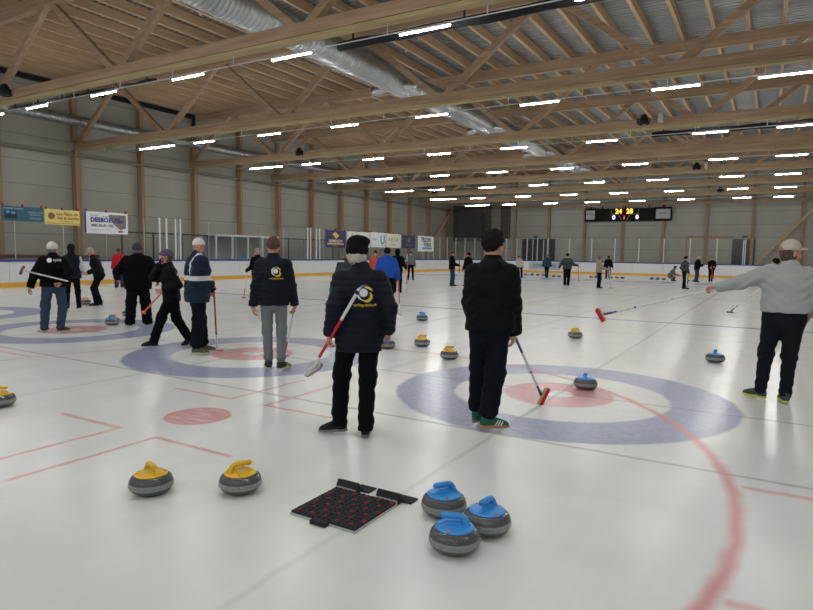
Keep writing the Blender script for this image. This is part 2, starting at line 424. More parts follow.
# ---- loudspeakers on the chords
sp = None
for (x, y, lb) in ((-22.3,11.02,'black floodlight on the nearest truss by the left wall'), (-21.6,25.05,'black loudspeaker on the third truss near the left wall'), (-4.5,25.05,'black loudspeaker on the third truss beside a pale box'),
                   (-4.0,39.05,'black loudspeaker on the fifth truss'), (-3.7,53.15,'black loudspeaker on the last truss'), (-24.9,46.15,'black loudspeaker on the sixth truss near the left wall')):
    t = thing('loudspeaker', lb, 'loudspeaker', (x,y,6.77), 0, 'black units on the trusses')
    mb = MB(); mb.lathe([(0,.30),(.06,.285),(.11,.24),(.15,.15),(.19,0),(.21,-.1),(.17,-.1),(.12,-.02),(0,0)], 20); mb.build('horn', m_dark, t)
    mb = MB(); mb.box((-.05,0,.1),(.05,.2,.15)); mb.box((-.24,-.03,-.04),(-.21,.03,.12)); mb.box((.21,-.03,-.04),(.24,.03,.12)); mb.box((-.24,-.03,.1),(.24,.03,.125)); mb.build('bracket', m_dark, t)
for x, y, lb in ((-3.9,25.1,'pale grey box on the third truss'), (-3.5,39.1,'pale grey box on the fifth truss')):
    mb = MB(); mb.bbox((x-.09,y-.05,6.7),(x+.09,y+.09,7.06), .02); tag(mb.build('junction_box', m_alu), lb, 'box')
for k,(x,y) in enumerate(((-17.6,15.2),(-13.3,22.0),(-20.2,22.3),(-25.1,15.0))):
    mb = MB(); mb.lathe([(0,-.06),(.04,-.055),(.055,-.02),(.06,.0),(.06,.04)], 14, (x,y,9.86)); mb.tube([(x,y,9.86),(x,y,9.93)], .03, 8)
    tag(mb.build('smoke_detector', m_white), 'small white smoke detector under the roof deck, %s' % ['near the big duct','right of the big duct','above the second truss','nearest the left wall'][k], 'smoke detector')
# ---- boards, cap rail, yellow kick strip
m_board = mat('white_board', srgb(222,223,226), .35, var=.05, vscale=1.5, stretch=(1,1,3))
m_yel = mat('yellow_kick_strip', srgb(226,172,58), .4, var=.06)
m_blue = mat('blue_cap_rail', srgb(38,62,160), .4, var=.05)
def wall_strip(mb, pts, t0, t1, z0, z1):        # offset polyline strip, t0..t1 to the outside
    P = [Vector((x,y)) for x,y in pts]; N = []
    for i in range(len(P)):
        d = (P[min(i+1,len(P)-1)]-P[max(i-1,0)]).normalized(); N.append(Vector((-d.y, d.x)))
    vs = []
    for p, n in zip(P, N):
        a = p+n*t0; b = p+n*t1; vs += [(a.x,a.y,z0),(b.x,b.y,z0),(b.x,b.y,z1),(a.x,a.y,z1)]
    fs = []
    for i in range(len(P)-1):
        for k in range(4): fs.append((i*4+k, (i+1)*4+k, (i+1)*4+(k+1)%4, i*4+(k+1)%4))
    fs += [(0,1,2,3), tuple((len(P)-1)*4+k for k in (3,2,1,0))]
    mb.add(vs, fs, False)
path = [(XB, YF+.3)] + [(XB, y) for y in np.arange(-12, YB-R_C, 2.5)] + rounded_corner(XB, YB, R_C, 16) + [(x, YB) for x in np.arange(XB+R_C+2.5, XR-1, 2.5)]
t = thing('rink_boards', 'white rink boards around the ice with blue top rail and yellow kick strip', 'rink boards')
mb = MB(); wall_strip(mb, path, 0, .12, 0, 1.05); mb.build('board', m_board, t)
mb = MB(); wall_strip(mb, path, -.014, .01, 0.002, .2); mb.build('kick_strip', m_yel, t)
mb = MB(); wall_strip(mb, path, -.03, .15, 1.05, 1.13); mb.build('cap_rail', m_blue, t)
# panel joints
mb = MB(); acc = 0
for i in range(1, len(path)):
    a = Vector(path[i-1]); b = Vector(path[i]); d = (b-a).normalized(); n = Vector((-d.y, d.x)); c = a-n*.003
    q = c+d*.012; mb.add([(c.x,c.y,.2),(q.x,q.y,.2),(q.x,q.y,1.05),(c.x,c.y,1.05)], [(0,1,2,3)])
mb.build('panel_joint', mat('joint_grey', srgb(150,152,156), .6), t)
# protective glass with posts
def glass_mat():
    m = bpy.data.materials.new('rink_glass'); m.use_nodes = True; nt = m.node_tree; t = NT(nt)
    nt.nodes.remove(nt.nodes['Principled BSDF']); out = nt.nodes['Material Output']
    g = t.n('ShaderNodeBsdfGlossy'); g.inputs['Roughness'].default_value = .05; g.inputs['Color'].default_value = (1,1,1,1)
    tr = t.n('ShaderNodeBsdfTransparent'); tr.inputs[0].default_value = (.97,.98,.98,1)
    df = t.n('ShaderNodeBsdfDiffuse'); df.inputs[0].default_value = (.7,.74,.76,1)
    a = t.n('ShaderNodeMixShader'); a.inputs[0].default_value = .02; nt.links.new(tr.outputs[0], a.inputs[1]); nt.links.new(df.outputs[0], a.inputs[2])
    lw = t.n('ShaderNodeLayerWeight'); lw.inputs[0].default_value = .5; fr_ = t.m('MULTIPLY_ADD', t.m('POWER', lw.outputs[1], 5.), .45, .02)
    b = t.n('ShaderNodeMixShader'); nt.links.new(fr_, b.inputs[0]); nt.links.new(a.outputs[0], b.inputs[1]); nt.links.new(g.outputs[0], b.inputs[2])
    nt.links.new(b.outputs[0], out.inputs[0]); return m
m_glass = glass_mat()
t = thing('rink_glass', 'clear protective glass standing on the white rink boards', 'protective glass')
cum = [0]
for i in range(1, len(path)): cum.append(cum[-1]+(Vector(path[i])-Vector(path[i-1])).length)
def at(s):
    for i in range(1, len(path)):
        if s <= cum[i] or i == len(path)-1:
            a = Vector(path[i-1]); b = Vector(path[i]); u = (s-cum[i-1])/(cum[i]-cum[i-1]); d = (b-a).normalized()
            return a.lerp(b, u), d, Vector((-d.y, d.x))
S0 = 21.5; step = 2.0; k = 0; s = S0
while s+step < cum[-1]-8:
    p, d, n = at(s); q, d2, n2 = at(s+step); pm = p+n*.06; qm = q+n2*.06
    mb = MB(); mb.beam((pm.x,pm.y,2.15),(qm.x,qm.y,2.15), .012, 2.0); mb.build('glass_pane', m_glass, t)
    if True:
        mb = MB(); far = p.y > 46; w = .03 if far else .010
        mb.box((pm.x-w,pm.y-w,1.13),(pm.x+w,pm.y+w,3.14)); mb.build('glass_post', m_alu, t)
        if far and p.x < -19:
            e_, d3, n3 = at(s+1.0); em = e_+n3*.06; mb = MB(); mb.box((em.x-w,em.y-w,1.13),(em.x+w,em.y+w,3.14)); mb.build('glass_post', m_alu, t)
    s += step
# white gate frames rising above the boards
def gate(ys, lb):
    g = thing('gate_frame', lb, 'gate frame', (XB,0,0))
    for y in ys: mb = MB(); mb.box((.02,y-.028,1.13),(.09,y+.028,3.22)); mb.build('frame_post', m_white, g)
gate((20.1,20.5,21.05,21.35), 'white gate posts above the left boards beside the dark shelter')
gate((31.5,31.8,32.4,32.75), 'white gate posts above the left boards left of the banners')
# dark team shelters and the white timekeeper cabin behind the left boards
m_frame = mat('dark_frame', srgb(44,50,50), .5, .3)
def shelter(y0, y1, lb):
    g = thing('team_shelter', lb, 'team shelter', (-28.2,0,0)); n = max(2, int((y1-y0)/1.5))
    for i in range(n+1):
        y = y0+(y1-y0)*i/n; mb = MB(); mb.box((-.03,y-.03,0),(.03,y+.03,2.5)); mb.build('frame_post', m_frame, g)
    mb = MB(); mb.box((-.6,y0-.03,2.46),(.04,y1+.03,2.52)); mb.build('roof', m_frame, g)
    mb = MB(); mb.box((-.06,y0,.9),(-.035,y1,2.46)); mb.build('glass_pane', m_glass, g)
    mb = MB(); mb.box((-.5,y0,.42),(-.2,y1,.47)); mb.box((-.45,y0+.1,-.04),(-.3,y0+.15,.42)); mb.box((-.45,y1-.15,-.04),(-.3,y1-.1,.42)); mb.build('bench', m_wy, g)
shelter(19.2,24.7,'dark-framed team shelter behind the left boards'); shelter(31.6,36.5,'dark-framed team shelter right of the timekeeper cabin')
g = thing('timekeeper_cabin', 'white-framed timekeeper cabin with large windows behind the boards', 'cabin', (-28.6,0,0))
mb = MB(); mb.box((-1.1,25.6,-.04),(.0,31.0,1.12)); mb.box((-1.1,25.6,1.12),(-1.04,31.0,2.5)); mb.build('body', mat('cabin_grey', srgb(150,152,150), .6), g)
mb = MB(); mb.box((-1.15,25.55,2.5),(.05,31.05,2.6)); mb.build('roof', m_white, g)
for i in range(5):
    y = 25.65+i*1.3; mb = MB(); mb.box((-.05,y-.05,1.12),(.04,y+.05,2.5)); mb.build('window_frame', m_white, g)
    if i < 4: mb = MB(); mb.box((-.02,y+.05,1.14),(0,y+1.25,2.5)); mb.build('window_pane', m_glass, g)
tag(MB().tube([(-28.78,28.0,1.125),(-28.78,28.0,1.40),(-28.78,28.0,1.46),(-28.78,28.0,1.55)], [.1,.1,.05,.05], 12).build('water_bottle', mat('blue_plastic', srgb(60,130,190), .3)), 'blue bottle standing at the cabin window', 'bottle')
mb = MB(); mb.tube([(-28.85,29.3,1.125),(-28.85,29.3,1.3)], .06, 10); mb.tube([(-28.85,29.3,1.3),(-28.8,29.3,1.4),(-28.8,29.3,1.52),(-28.85,29.3,1.58)], [.1,.15,.15,.05], 12)
tag(mb.build('desk_fan', m_dark), 'dark round desk fan inside the cabin', 'fan')
# low dark red benches in the aisle
for y0, y1, lb in ((13.6,15.8,'dark red bench behind the boards under the teal banner'), (17.2,18.4,'dark red bench behind the boards right of the white banner')):
    g = thing('aisle_bench', lb, 'bench', (-28.6,0,-.04)); m_r = mat('dark_red', srgb(96,44,48), .6)
    mb = MB(); mb.bbox((-.25,y0,.95),(.15,y1,1.0), .02); mb.build('seat', m_r, g)
    mb = MB(); mb.bbox((-.28,y0,1.18),(-.24,y1,1.36), .01); mb.build('backrest', m_r, g)
    for yy in (y0+.15, y1-.15):
        mb = MB(); mb.box((-.26,yy-.03,0),(-.22,yy+.03,1.36)); mb.box((.08,yy-.03,0),(.12,yy+.03,.95)); mb.build('leg', m_dark, g)
# far doors
def door(nm, x0, x1, lb):
    g = tag(bpy.data.objects.new(nm, None), kind='structure'); COL.objects.link(g); g.location = (0,YW-.03,0)
    mb = MB(); mb.box((x0,-.05,-.04),(x1,-.01,3.2)); mb.build('door_leaf', mat('dark_glass', srgb(10,12,18), .3, spec=.3), g)
    n = 3 if x1-x0 > 2.5 else 2
    for i in range(n+1): x = x0+(x1-x0)*i/n; mb = MB(); mb.box((x-.05,-.09,-.04),(x+.05,-.0,3.25)); mb.build('door_frame', m_frame if i in (0,n) else m_alu, g)
    mb = MB(); mb.box((x0-.05,-.09,3.2),(x1+.05,0,3.3)); mb.build('door_frame', m_frame, g)
    return g
door('door_1', -22.7, -19.25, ''); door('door_2', -3.05, -1.35, '')
for x, lb in ((-2.15,'green exit sign above the right end door'), (-21.3,'green exit sign above the left end door')):
    mb = MB(); mb.bbox((x-.22,YW-.12,3.42),(x+.22,YW-.03,3.62), .01); o = mb.build('exit_sign', emit('exit_green', srgb(26,80,56), .1)); tag(o, lb, 'exit sign')
mb = MB(); mb.box((-6.9,YW-.12,3.4),(-3.1,YW-.02,3.6)); mb.box((-6.9,YW-.1,-.04),(-6.8,YW-.02,3.4))
tag(mb.build('door_lintel', m_wx), 'wooden lintel beside the right end door', 'lintel')
# dark safety net in the corner
def net_mat():
    m = bpy.data.materials.new('net'); m.use_nodes = True; nt = m.node_tree; t = NT(nt); b = nt.nodes['Principled BSDF']
    b.inputs['Base Color'].default_value = srgb(20,22,24); b.inputs['Roughness'].default_value = .9
    b.inputs['Alpha'].default_value = .7; return m
m_net = net_mat()
def net(x0, x1, y, z0, z1, lb, fold=.1):
    mb = MB(); n = 40; vs = []
    for i in range(n+1):
        u = i/n; x = x0+(x1-x0)*u; yy = y+fold*math.sin(u*38)
        vs += [(x,yy,z0),(x,yy,z1)]
    mb.add(vs, [(2*i,2*i+2,2*i+3,2*i+1) for i in range(n)], True); g = thing('safety_net', lb, 'net'); mb.build('mesh', m_net, g)
    mb = MB(); mb.tube([(x0-.05,y,z1),(x1+.05,y,z1)], .03, 8)
    for x in (x0, x1): mb.tube([(x,y,z1),(x,y,9.62)], .012, 6)
    mb.build('hanging_rail', m_dark, g)
net(-28.69,-24.45, 57.5, 2.9, 6.6, 'dark safety net hanging in the far left corner')
net(-23.39,-22.33, 57.3, 3.2, 6.6, 'narrow bunched dark net hanging at the end wall', .14)
# ---- scoreboard
def flat_text(txt, size, x, z, y, m, parent, name='lettering', bold=0.0, d='end', shear=0., spacing=1.0):
    vs, fs = text_mesh(txt, size, bold, spacing, 'CENTER', shear)
    if d == 'end': V = [(x+a, y, z+b) for a,b,_ in vs]          # faces -Y (end wall)
    else: V = [(y, x+a, z+b) for a,b,_ in vs]                   # faces +X (left side); x is the Y coordinate
    mb = MB(); mb.add(V, fs, False); return mb.build(name, m, parent)
YS = YW-.62
g = thing('scoreboard', 'black electronic scoreboard reading 24 28 and 0 0 high on the end wall', 'scoreboard', (0,0,0))
m_blk = mat('scoreboard_black', srgb(8,10,16), .6, spec=.2)
mb = MB(); mb.bbox((-15.0,YS,5.02),(-9.72,YS+.2,6.22), .02); mb.build('panel', m_blk, g)
mb = MB()
for x in (-14.5,-12.36,-10.2): mb.box((x-.05,YS+.2,5.8),(x+.05,YS+.32,6.49))
mb.build('bracket', m_dark, g)
m_or = emit('orange_digits', (1.0,.42,.03,1), 1.6); m_wd = emit('white_digits', (.8,.85,1,1), 1.0); m_rd = emit('red_digit', (1,.05,.03,1), .8)
flat_text('24', .62, -12.92, 5.93, YS-.01, m_or, g, 'digits', .015); flat_text('28', .62, -11.9, 5.93, YS-.01, m_or, g, 'digits', .015)
flat_text('0', .6, -13.35, 5.36, YS-.01, m_wd, g, 'digits', .01); flat_text('0', .6, -11.2, 5.36, YS-.01, m_wd, g, 'digits', .01)
flat_text('1', .42, -12.38, 5.32, YS-.01, m_rd, g, 'digits', .02)
mb = MB()
for a, b in (((-13.6,6.18),(-13.6,5.72)),((-13.6,5.72),(-12.9,5.62)),((-12.9,5.62),(-12.62,5.1)),((-11.1,6.18),(-11.1,5.72)),((-11.1,5.72),(-11.85,5.62)),((-11.85,5.62),(-12.14,5.1))): mb.beam((a[0],YS-.008,a[1]),(b[0],YS-.008,b[1]), .012, .03, (0,1,0))
mb.build('outline', m_alu, g)
for x0, x1, tx in ((-16.15,-15.03,'KOHLI'),(-9.68,-8.15,'ALPSU')):
    lb = 'small advertising panel at the %s end of the scoreboard' % ('left' if x0 < -12 else 'right')
    q = thing('advertising_panel', lb, 'panel'); mb = MB(); mb.bbox((x0,YS,5.0),(x1,YS+.2,6.26), .02); mb.build('frame', m_blk, q)
    mb = MB(); mb.box((x0+.14,YS-.01,5.2),(x1-.14,YS-.002,6.08)); mb.build('face', mat('grey_panel', srgb(178,180,180), .5), q)
    flat_text(tx, .25, (x0+x1)/2, 5.7, YS-.014, m_dark, q); flat_text('- - - - -', .14, (x0+x1)/2, 5.45, YS-.014, m_dark, q)
    mb = MB(); mb.box(((x0+x1)/2-.05,YS+.2,5.8),((x0+x1)/2+.05,YS+.32,6.49)); mb.build('bracket', m_dark, q)
# ---- banners hanging on the left glass
XG = XB+.03
def banner(y0, y1, z0, z1, rgb, lb, name='banner'):
    g = thing(name, lb, 'banner', (0,0,0)); n = 24; mb = MB(); vs = []
    for i in range(n+1):
        u = i/n; y = y0+(y1-y0)*u; w = .008*math.sin(u*9+y0)
        vs += [(XG+w,y,z0),(XG+w,y,z1),(XG+w-.006,y,z0),(XG+w-.006,y,z1)]
    mb.add(vs, [(4*i,4*i+4,4*i+5,4*i+1) for i in range(n)]+[(4*i+3,4*i+7,4*i+6,4*i+2) for i in range(n)], True)
    mb.build('sheet', mat('vinyl_%d_%d_%d' % rgb, srgb(*rgb), .5, var=.03), g)
    mb = MB()
    for i in (0.04,.5,.96): y = y0+(y1-y0)*i; mb.box((XG-.06,y-.03,z1-.01),(XG+.015,y+.03,z1+.09))
    mb.build('clip', mat('red_clip', srgb(150,40,44), .5), g)
    return g
def rect(g, y0, y1, z0, z1, rgb, nm='print', off=.013):
    mb = MB(); mb.box((XG+.009,y0,z0),(XG+off,y1,z1)); return mb.build(nm, mat('print_%d_%d_%d' % rgb, srgb(*rgb), .5, var=.08, vscale=8), g)
P = lambda r,g_,b: mat('ink_%d_%d_%d' % (r,g_,b), srgb(r,g_,b), .5, var=.02)
def wt(g, s, size, y, z, m, bold=0., shear=0., spacing=1.): flat_text(s, size, y, z, XG+.016, m, g, 'lettering', bold, 'side', shear, spacing)
g = banner(12.78,14.42,2.7,3.3,(38,92,112),'teal banner with dark photo hanging leftmost on the glass')
rect(g, 12.9,13.35,2.8,3.12,(26,38,54)); rect(g, 12.95,13.08,3.0,3.1,(90,150,200),off=.015); rect(g, 13.14,13.3,2.98,3.08,(90,150,200),off=.015)
wt(g,'PATINOIRE VOYEBOEUF',.07,13.25,3.2,P(200,215,220)); wt(g,'CURLING CLUB',.085,14.08,3.08,P(190,210,215)); wt(g,'INITIATION',.085,14.08,2.98,P(190,210,215)); wt(g,'SUR GLACE',.085,14.08,2.84,P(190,210,215))
g = banner(14.47,16.0,2.63,3.28,(226,206,120),'pale yellow banner with brown script hanging on the glass')
mb = MB(); mb.tube([(XG+.009,14.75,3.0),(XG+.02,14.75,3.0)], .14, 20); mb.build('portrait', mat('portrait_brown', srgb(120,96,84), .6, var=.4, vscale=14), g)
wt(g,"Les Pâtes du",.19,15.42,3.1,P(170,96,50),.003,.3); wt(g,"Val la Roche",.19,15.45,2.92,P(170,96,50),.003,.3)
wt(g,"Produits artisanaux",.07,15.4,2.78,P(150,110,70)); rect(g,14.55,15.95,2.68,2.71,(196,160,80))
g = banner(16.2,18.35,2.32,3.3,(226,228,232),'white banner reading DESBOEUFS in blue letters on the glass')
rect(g,16.2,16.28,2.34,3.28,(36,44,120)); wt(g,'DESBOEUFS',.27,17.22,2.93,P(34,48,140),.012,0,1.05); wt(g,'2942 ALLE - 032',.16,17.05,2.68,P(60,60,66),.004)
wt(g,'Carrelages',.09,16.65,3.14,P(60,60,70),0,.2); wt(g,'Sanitaires',.09,17.25,3.1,P(60,60,70),0,.2); wt(g,'exposition permanente ouverte tous les jours',.055,16.95,2.5,P(110,110,116))
mb = MB(); mb.add([(XG+.013,y,z) for y,z in ((17.35,3.2),(18.25,3.2),(18.25,2.6),(17.95,2.52),(17.6,2.78))], [(0,1,2,3,4)]); mb.build('photo', mat('photo_grey', srgb(120,112,108), .5, var=.6, vscale=7), g)
wt(g,'SA',.2,18.0,2.88,P(40,56,150),.008); rect(g,17.85,18.08,2.4,2.47,(150,40,56))
g = banner(33.4,35.75,1.95,3.15,(34,48,100),'navy blue banner with orange diamond on the glass')
mb = MB(); mb.add([(XG+.014,y,z) for y,z in ((34.15,2.88),(34.5,3.05),(34.95,2.8),(34.62,2.55))], [(0,3,2,1)]); mb.build('emblem', P(236,176,60), g)
wt(g,'CLÉMENÇON',.26,34.55,2.4,P(226,230,236),.006); rect(g,33.6,35.5,2.15,2.26,(226,170,80)); wt(g,'menuiserie',.13,34.55,2.05,P(170,180,200))
g = banner(35.95,38.8,2.0,3.15,(224,226,226),'white banner with a red flame mark on the glass')
mb = MB(); mb.add([(XG+.014,y,z) for y,z in ((36.25,2.4),(36.45,2.45),(36.65,2.75),(36.55,2.85),(36.6,3.05),(36.35,2.8))], [(0,1,2,3,4,5)]); mb.build('emblem', P(206,50,56), g)
wt(g,'Tendance',.28,37.8,2.8,P(70,72,76)); wt(g,'Chauffage',.24,37.7,2.45,P(90,92,96))
g = banner(38.9,41.05,2.05,3.2,(222,228,232),'white banner with a large teal letter U on the glass')
wt(g,'U',.95,40.6,2.6,P(50,140,160),.02); wt(g,'optique',.22,39.5,2.7,P(120,130,136))
g = banner(41.15,43.4,2.05,3.17,(224,220,204),'cream banner with thin dark lettering on the glass')
wt(g,'A R C A',.42,42.2,2.7,P(90,86,80)); wt(g,'architecture',.2,42.2,2.3,P(120,116,108))
g = banner(43.55,45.75,2.05,3.12,(52,58,86),'dark blue banner between cream and white banners'); wt(g,'BANQUE',.22,44.7,2.3,P(120,126,150)); rect(g,44.5,44.9,2.55,2.9,(110,114,120))
g = banner(46.2,49.1,1.8,3.15,(228,230,230),'square white banner with bold black letters, rightmost on the left glass')
wt(g,'TECON',.52,47.65,2.82,P(40,42,46),.02); wt(g,'TUILES',.46,47.9,2.4,P(40,42,46),.015); rect(g,47.0,48.8,2.0,2.16,(90,150,210))
# advertisement painted on the far boards
g = thing('board_advert', 'faded blue-grey advert fixed on the end boards', 'advert'); mb = MB(); mb.box((-19.6,YB-.012,.28),(-16.6,YB-.004,.95)); mb.build('sheet', mat('advert_grey', srgb(176,186,192), .5), g)
flat_text('DESBOEUFS', .42, -18.1, .62, YB-.018, P(90,120,140), g, 'lettering', .01)
g = thing('board_advert', 'pale lettering advert on the end boards behind the beige-jacketed sweeper', 'advert')
flat_text('AJOIE', .42, -20.7, .6, YB-.016, P(150,166,180), g, 'lettering', .01)

# ================================================================ CURLING STONES
def granite():
    m, b, t = base_mat('polished_granite', .16); co = t.coords()
    n = t.noise(co, 260., 2, .5); f = t.ss(n, .4, .7)
    t.put(b.inputs['Base Color'], t.mix(f, srgb(76,78,82), srgb(108,110,114))); return m
def band_m():
    m, b, t = base_mat('striking_band', .75); co = t.coords(); n = t.noise(co, 140., 3, .7); n2 = t.noise(t.mapping(co, (30,30,4)), 1, 3)
    t.put(b.inputs['Base Color'], t.mix(t.ss(t.m('ADD', n, t.m('MULTIPLY', n2, .4)), .5, .9), srgb(126,129,133), srgb(160,163,166))); return m
m_gran, m_band = granite(), band_m()
m_hy = mat('yellow_plastic', srgb(236,190,26), .32, var=.03); m_hb = mat('blue_handle_plastic', srgb(54,152,232), .35, var=.03)
m_dot = mat('red_sticker', srgb(238,92,84), .5)
def stone(color, full=True):
    hm = m_hy if color == 'yellow' else m_hb
    t = thing('curling_stone', 'x', 'curling stone')
    n = 40 if full else 24
    mb = MB(); R = .144
    lower = [(0,.0),(.055,.0),(.065,.003),(.09,.006),(.113,.015),(.130,.029),(.1405,.046)]
    upper = [(.1405,.083),(.1375,.096),(.130,.110),(.118,.121),(.104,.128),(.05,.131),(0,.131)]
    mb.lathe(lower, n); mb.lathe(upper, n); mb.build('stone_body', m_gran, t)
    mb = MB(); mb.lathe([(.1405,.046),(.1440,.054),(.1450,.064),(.1440,.075),(.1405,.083)], n); mb.build('striking_band', m_band, t)
    mb = MB(); mb.lathe([(.0,.127),(.107,.127),(.109,.130),(.105,.134),(.085,.139),(.06,.144),(.04,.147),(0,.149)], n); mb.build('cap', hm, t)
    # gooseneck: ridge, neck and grip
    mb = MB(); mb.tube([(-.062,0,.136),(-.060,0,.156),(-.055,0,.174),(-.040,0,.187),(-.015,0,.191),(.03,0,.192),(.068,0,.192),(.078,0,.192)], [.030,.024,.0205,.019,.0185,.0185,.018,.011], 16)
    mb.tube([(-.06,0,.136),(-.02,0,.145),(.04,0,.144),(.085,0,.132)], [.014,.020,.020,.010], 12)
    mb.build('handle', hm, t)
    if full:
        for a in (1.2, 4.4):
            mb = MB(); mb.tube([(.088*math.cos(a),.088*math.sin(a),.135),(.089*math.cos(a),.089*math.sin(a),.1405)], .0095, 12); mb.build('sticker', m_dot, t)
        if color == 'yellow':
            mb = MB(); mb.box((-.025,-.024,.143),(.03,-.0205,.159)); mb.build('name_tape', m_white, t)
    kids(t); return t
SY, SB = stone('yellow'), stone('blue'); usedst = set()
def put_stone(c, x, y, rz, lb, group='curling stones on the ice'):
    s_ = SY if c == 'y' else SB
    if c in usedst: return dup(s_, None, (x,y,0), rz, lb, group)
    usedst.add(c); s_.location = (x,y,0); s_.rotation_euler = (0,0,rz); s_['label'] = lb; s_['group'] = group; return s_
D2 = math.radians
put_stone('y',-3.523,2.573,D2(-18),'yellow-handled stone in the foreground, left of the pair')
put_stone('y',-3.035,2.912,D2(58),'yellow-handled stone in the foreground, right of the pair')
put_stone('b',-1.691,3.34,D2(240),'blue-handled stone nearest the black mat in the cluster of three')
put_stone('b',-1.365,3.263,D2(262),'blue-handled stone on the right of the cluster of three')
put_stone('b',-1.429,2.961,D2(206),'blue-handled stone frontmost in the cluster of three')
put_stone('b',-1.892,7.537,D2(-70),'blue-handled stone on the red centre of the nearest house')
put_stone('y',-3.284,12.117,D2(20),'yellow-handled stone beyond the nearest house near the blue line')
put_stone('b',-.676,10.66,D2(-80),'blue-handled stone beside the man in the grey sweater')
put_stone('b',-7.254,12.939,D2(200),'blue-handled stone farthest up the second sheet')
put_stone('y',-5.224,9.339,D2(20),'yellow-handled stone behind, beyond the other of its pair')
put_stone('y',-4.24,8.45,D2(15),'yellow-handled stone just behind the nearest blue ring')
put_stone('b',-5.608,8.786,D2(80),'blue-handled stone seen beside the beanie man\'s right hand')
put_stone('y',-12.37,8.15,D2(60),'yellow-handled stone on the far left house, behind the blue one')
put_stone('b',-12.115,7.97,D2(20),'blue-handled stone on the far left house touching a yellow one')
put_stone('y',-6.761,3.178,D2(40),'yellow-handled stone cut by the left edge of the photo')
put_stone('y',-17.2,10.5,D2(40),'yellow-handled stone by the feet of the beige-capped person')
put_stone('b',-13.4,9.25,D2(40),'blue-handled stone hidden behind the broad man in black')
k = 0
for (x, y, c) in ((-16.9,47.0,'y'),(-16.4,47.1,'b'),(-15.9,47.0,'y'),(-15.4,46.9,'b'),(-14.1,45.4,'y'),(-13.7,45.5,'b'),(-11.6,46.6,'y'),(-11.2,46.5,'b'),(-10.1,46.4,'y'),(-9.7,46.6,'y'),(-9.3,46.5,'b'),(-7.3,46.6,'b'),(-6.9,46.5,'b'),(-6.5,46.6,'y'),(-4.8,45.2,'y'),(-4.4,45.3,'b'),(-1.2,45.6,'y'),(-.7,45.5,'b'),(-.3,45.7,'y')):
    put_stone(c, x, y, D2(k*47), '%s-handled stone lined up before the end boards, %s from the left' % ({'y':'yellow','b':'blue'}[c], ORD[k]), 'stones lined up before the end boards'); k += 1

# ---- black rubber start mat with two foot hacks
g = thing('hack_mat', 'black rubber mat with red studs and two foot hacks on the ice', 'mat', (-2.25,3.04,0), 0)
m_rub = mat('black_rubber', srgb(30,33,42), .75, var=.2, vscale=30, bump=.5, bscale=200)
mb = MB(); mb.bbox((-.25,-.235,.002),(.25,.235,.012), .003); mb.build('base_plate', m_alu, g)
mb = MB(); mb.bbox((-.245,-.225,.012),(.245,.232,.026), .004)
nx, ny = 13, 12
for i in range(nx):
    for j in range(ny):
        x = -.225+i*.45/(nx-1); y = -.205+j*.42/(ny-1)
        if (i+2*j) % 4 == 0 and j % 2 == 0: continue
        mb.lathe([(.014,0),(.011,.007),(.004,.009),(0,.009)], 6, (x,y,.025))
mb.build('rubber_surface', m_rub, g)
stud = None
for j in range(6):
    for i in range(5):
        x = -.2+i*.098+(.045 if j % 2 else 0); y = -.19+j*.077
        if x < .24:
            if stud is None: q = MB(); q.lathe([(.017,0),(.014,.007),(.006,.010),(0,.010)], 9); stud = q.build('red_stud', mat('red_rubber', srgb(128,28,38), .7), g, (x,y,.026))
            else: q = stud.copy(); COL.objects.link(q); q.location = (x,y,.026)
mb = MB(); mb.bbox((-.06,-.275,.002),(.06,-.225,.03), .006); mb.build('front_tab', m_rub, g)
for xx in (-.165, .165):
    mb = MB(); mb.box((xx-.085,.232,.002),(xx+.085,.240,.034)); mb.build('hack_edge', m_alu, g)
    mb = MB(); mb.bbox((xx-.085,.238,.002),(xx+.085,.335,.022), .004)
    mb.add([(xx-.085,.238,.022),(xx+.085,.238,.022),(xx+.085,.265,.070),(xx-.085,.265,.070),(xx-.085,.30,.022),(xx+.085,.30,.022),(xx+.085,.280,.070),(xx-.085,.280,.070)], [(0,1,2,3),(4,7,6,5),(3,2,6,7),(0,3,7,4),(1,5,6,2)])
    mb.bbox((xx+.02,.30,.002),(xx+.15,.40,.012), .003); mb.build('foot_hack', m_rub, g)

# ================================================================ PEOPLE: smooth surfaces from distance fields
def smin(a, b, k):
    if k <= 0: return np.minimum(a, b)
    h = np.clip(.5+.5*(b-a)/k, 0, 1); return b*(1-h)+a*h - k*h*(1-h)
def rc(a, b, r1, r2, M=None, c=None):
    a = np.array(a, np.float32); b = np.array(b, np.float32)
    def f(P):
        q, A, B, s = P, a, b, 1.
        if M is not None: q = P@M.T; A = M@a; B = M@b
        ba = B-A; L = float(ba@ba)+1e-12; t = np.clip(((q-A)@ba)/L, 0, 1)
        return np.linalg.norm(q-A-t[:,None]*ba, axis=1)-(r1+(r2-r1)*t)
    return f
def ell(c, r, Rm=None):
    c = np.array(c, np.float32); r = np.array(r, np.float32)
    def f(P):
        q = P-c
        if Rm is not None: q = q@Rm            # Rm columns = local axes
        k0 = np.linalg.norm(q/r, axis=1); k1 = np.linalg.norm(q/(r*r), axis=1)+1e-9
        return k0*(k0-1)/k1
    return f
def plane(p, n):                                # keeps the side opposite to n
    p = np.array(p, np.float32); n = np.array(n, np.float32); n = n/np.linalg.norm(n)
    return lambda P: (P-p)@n
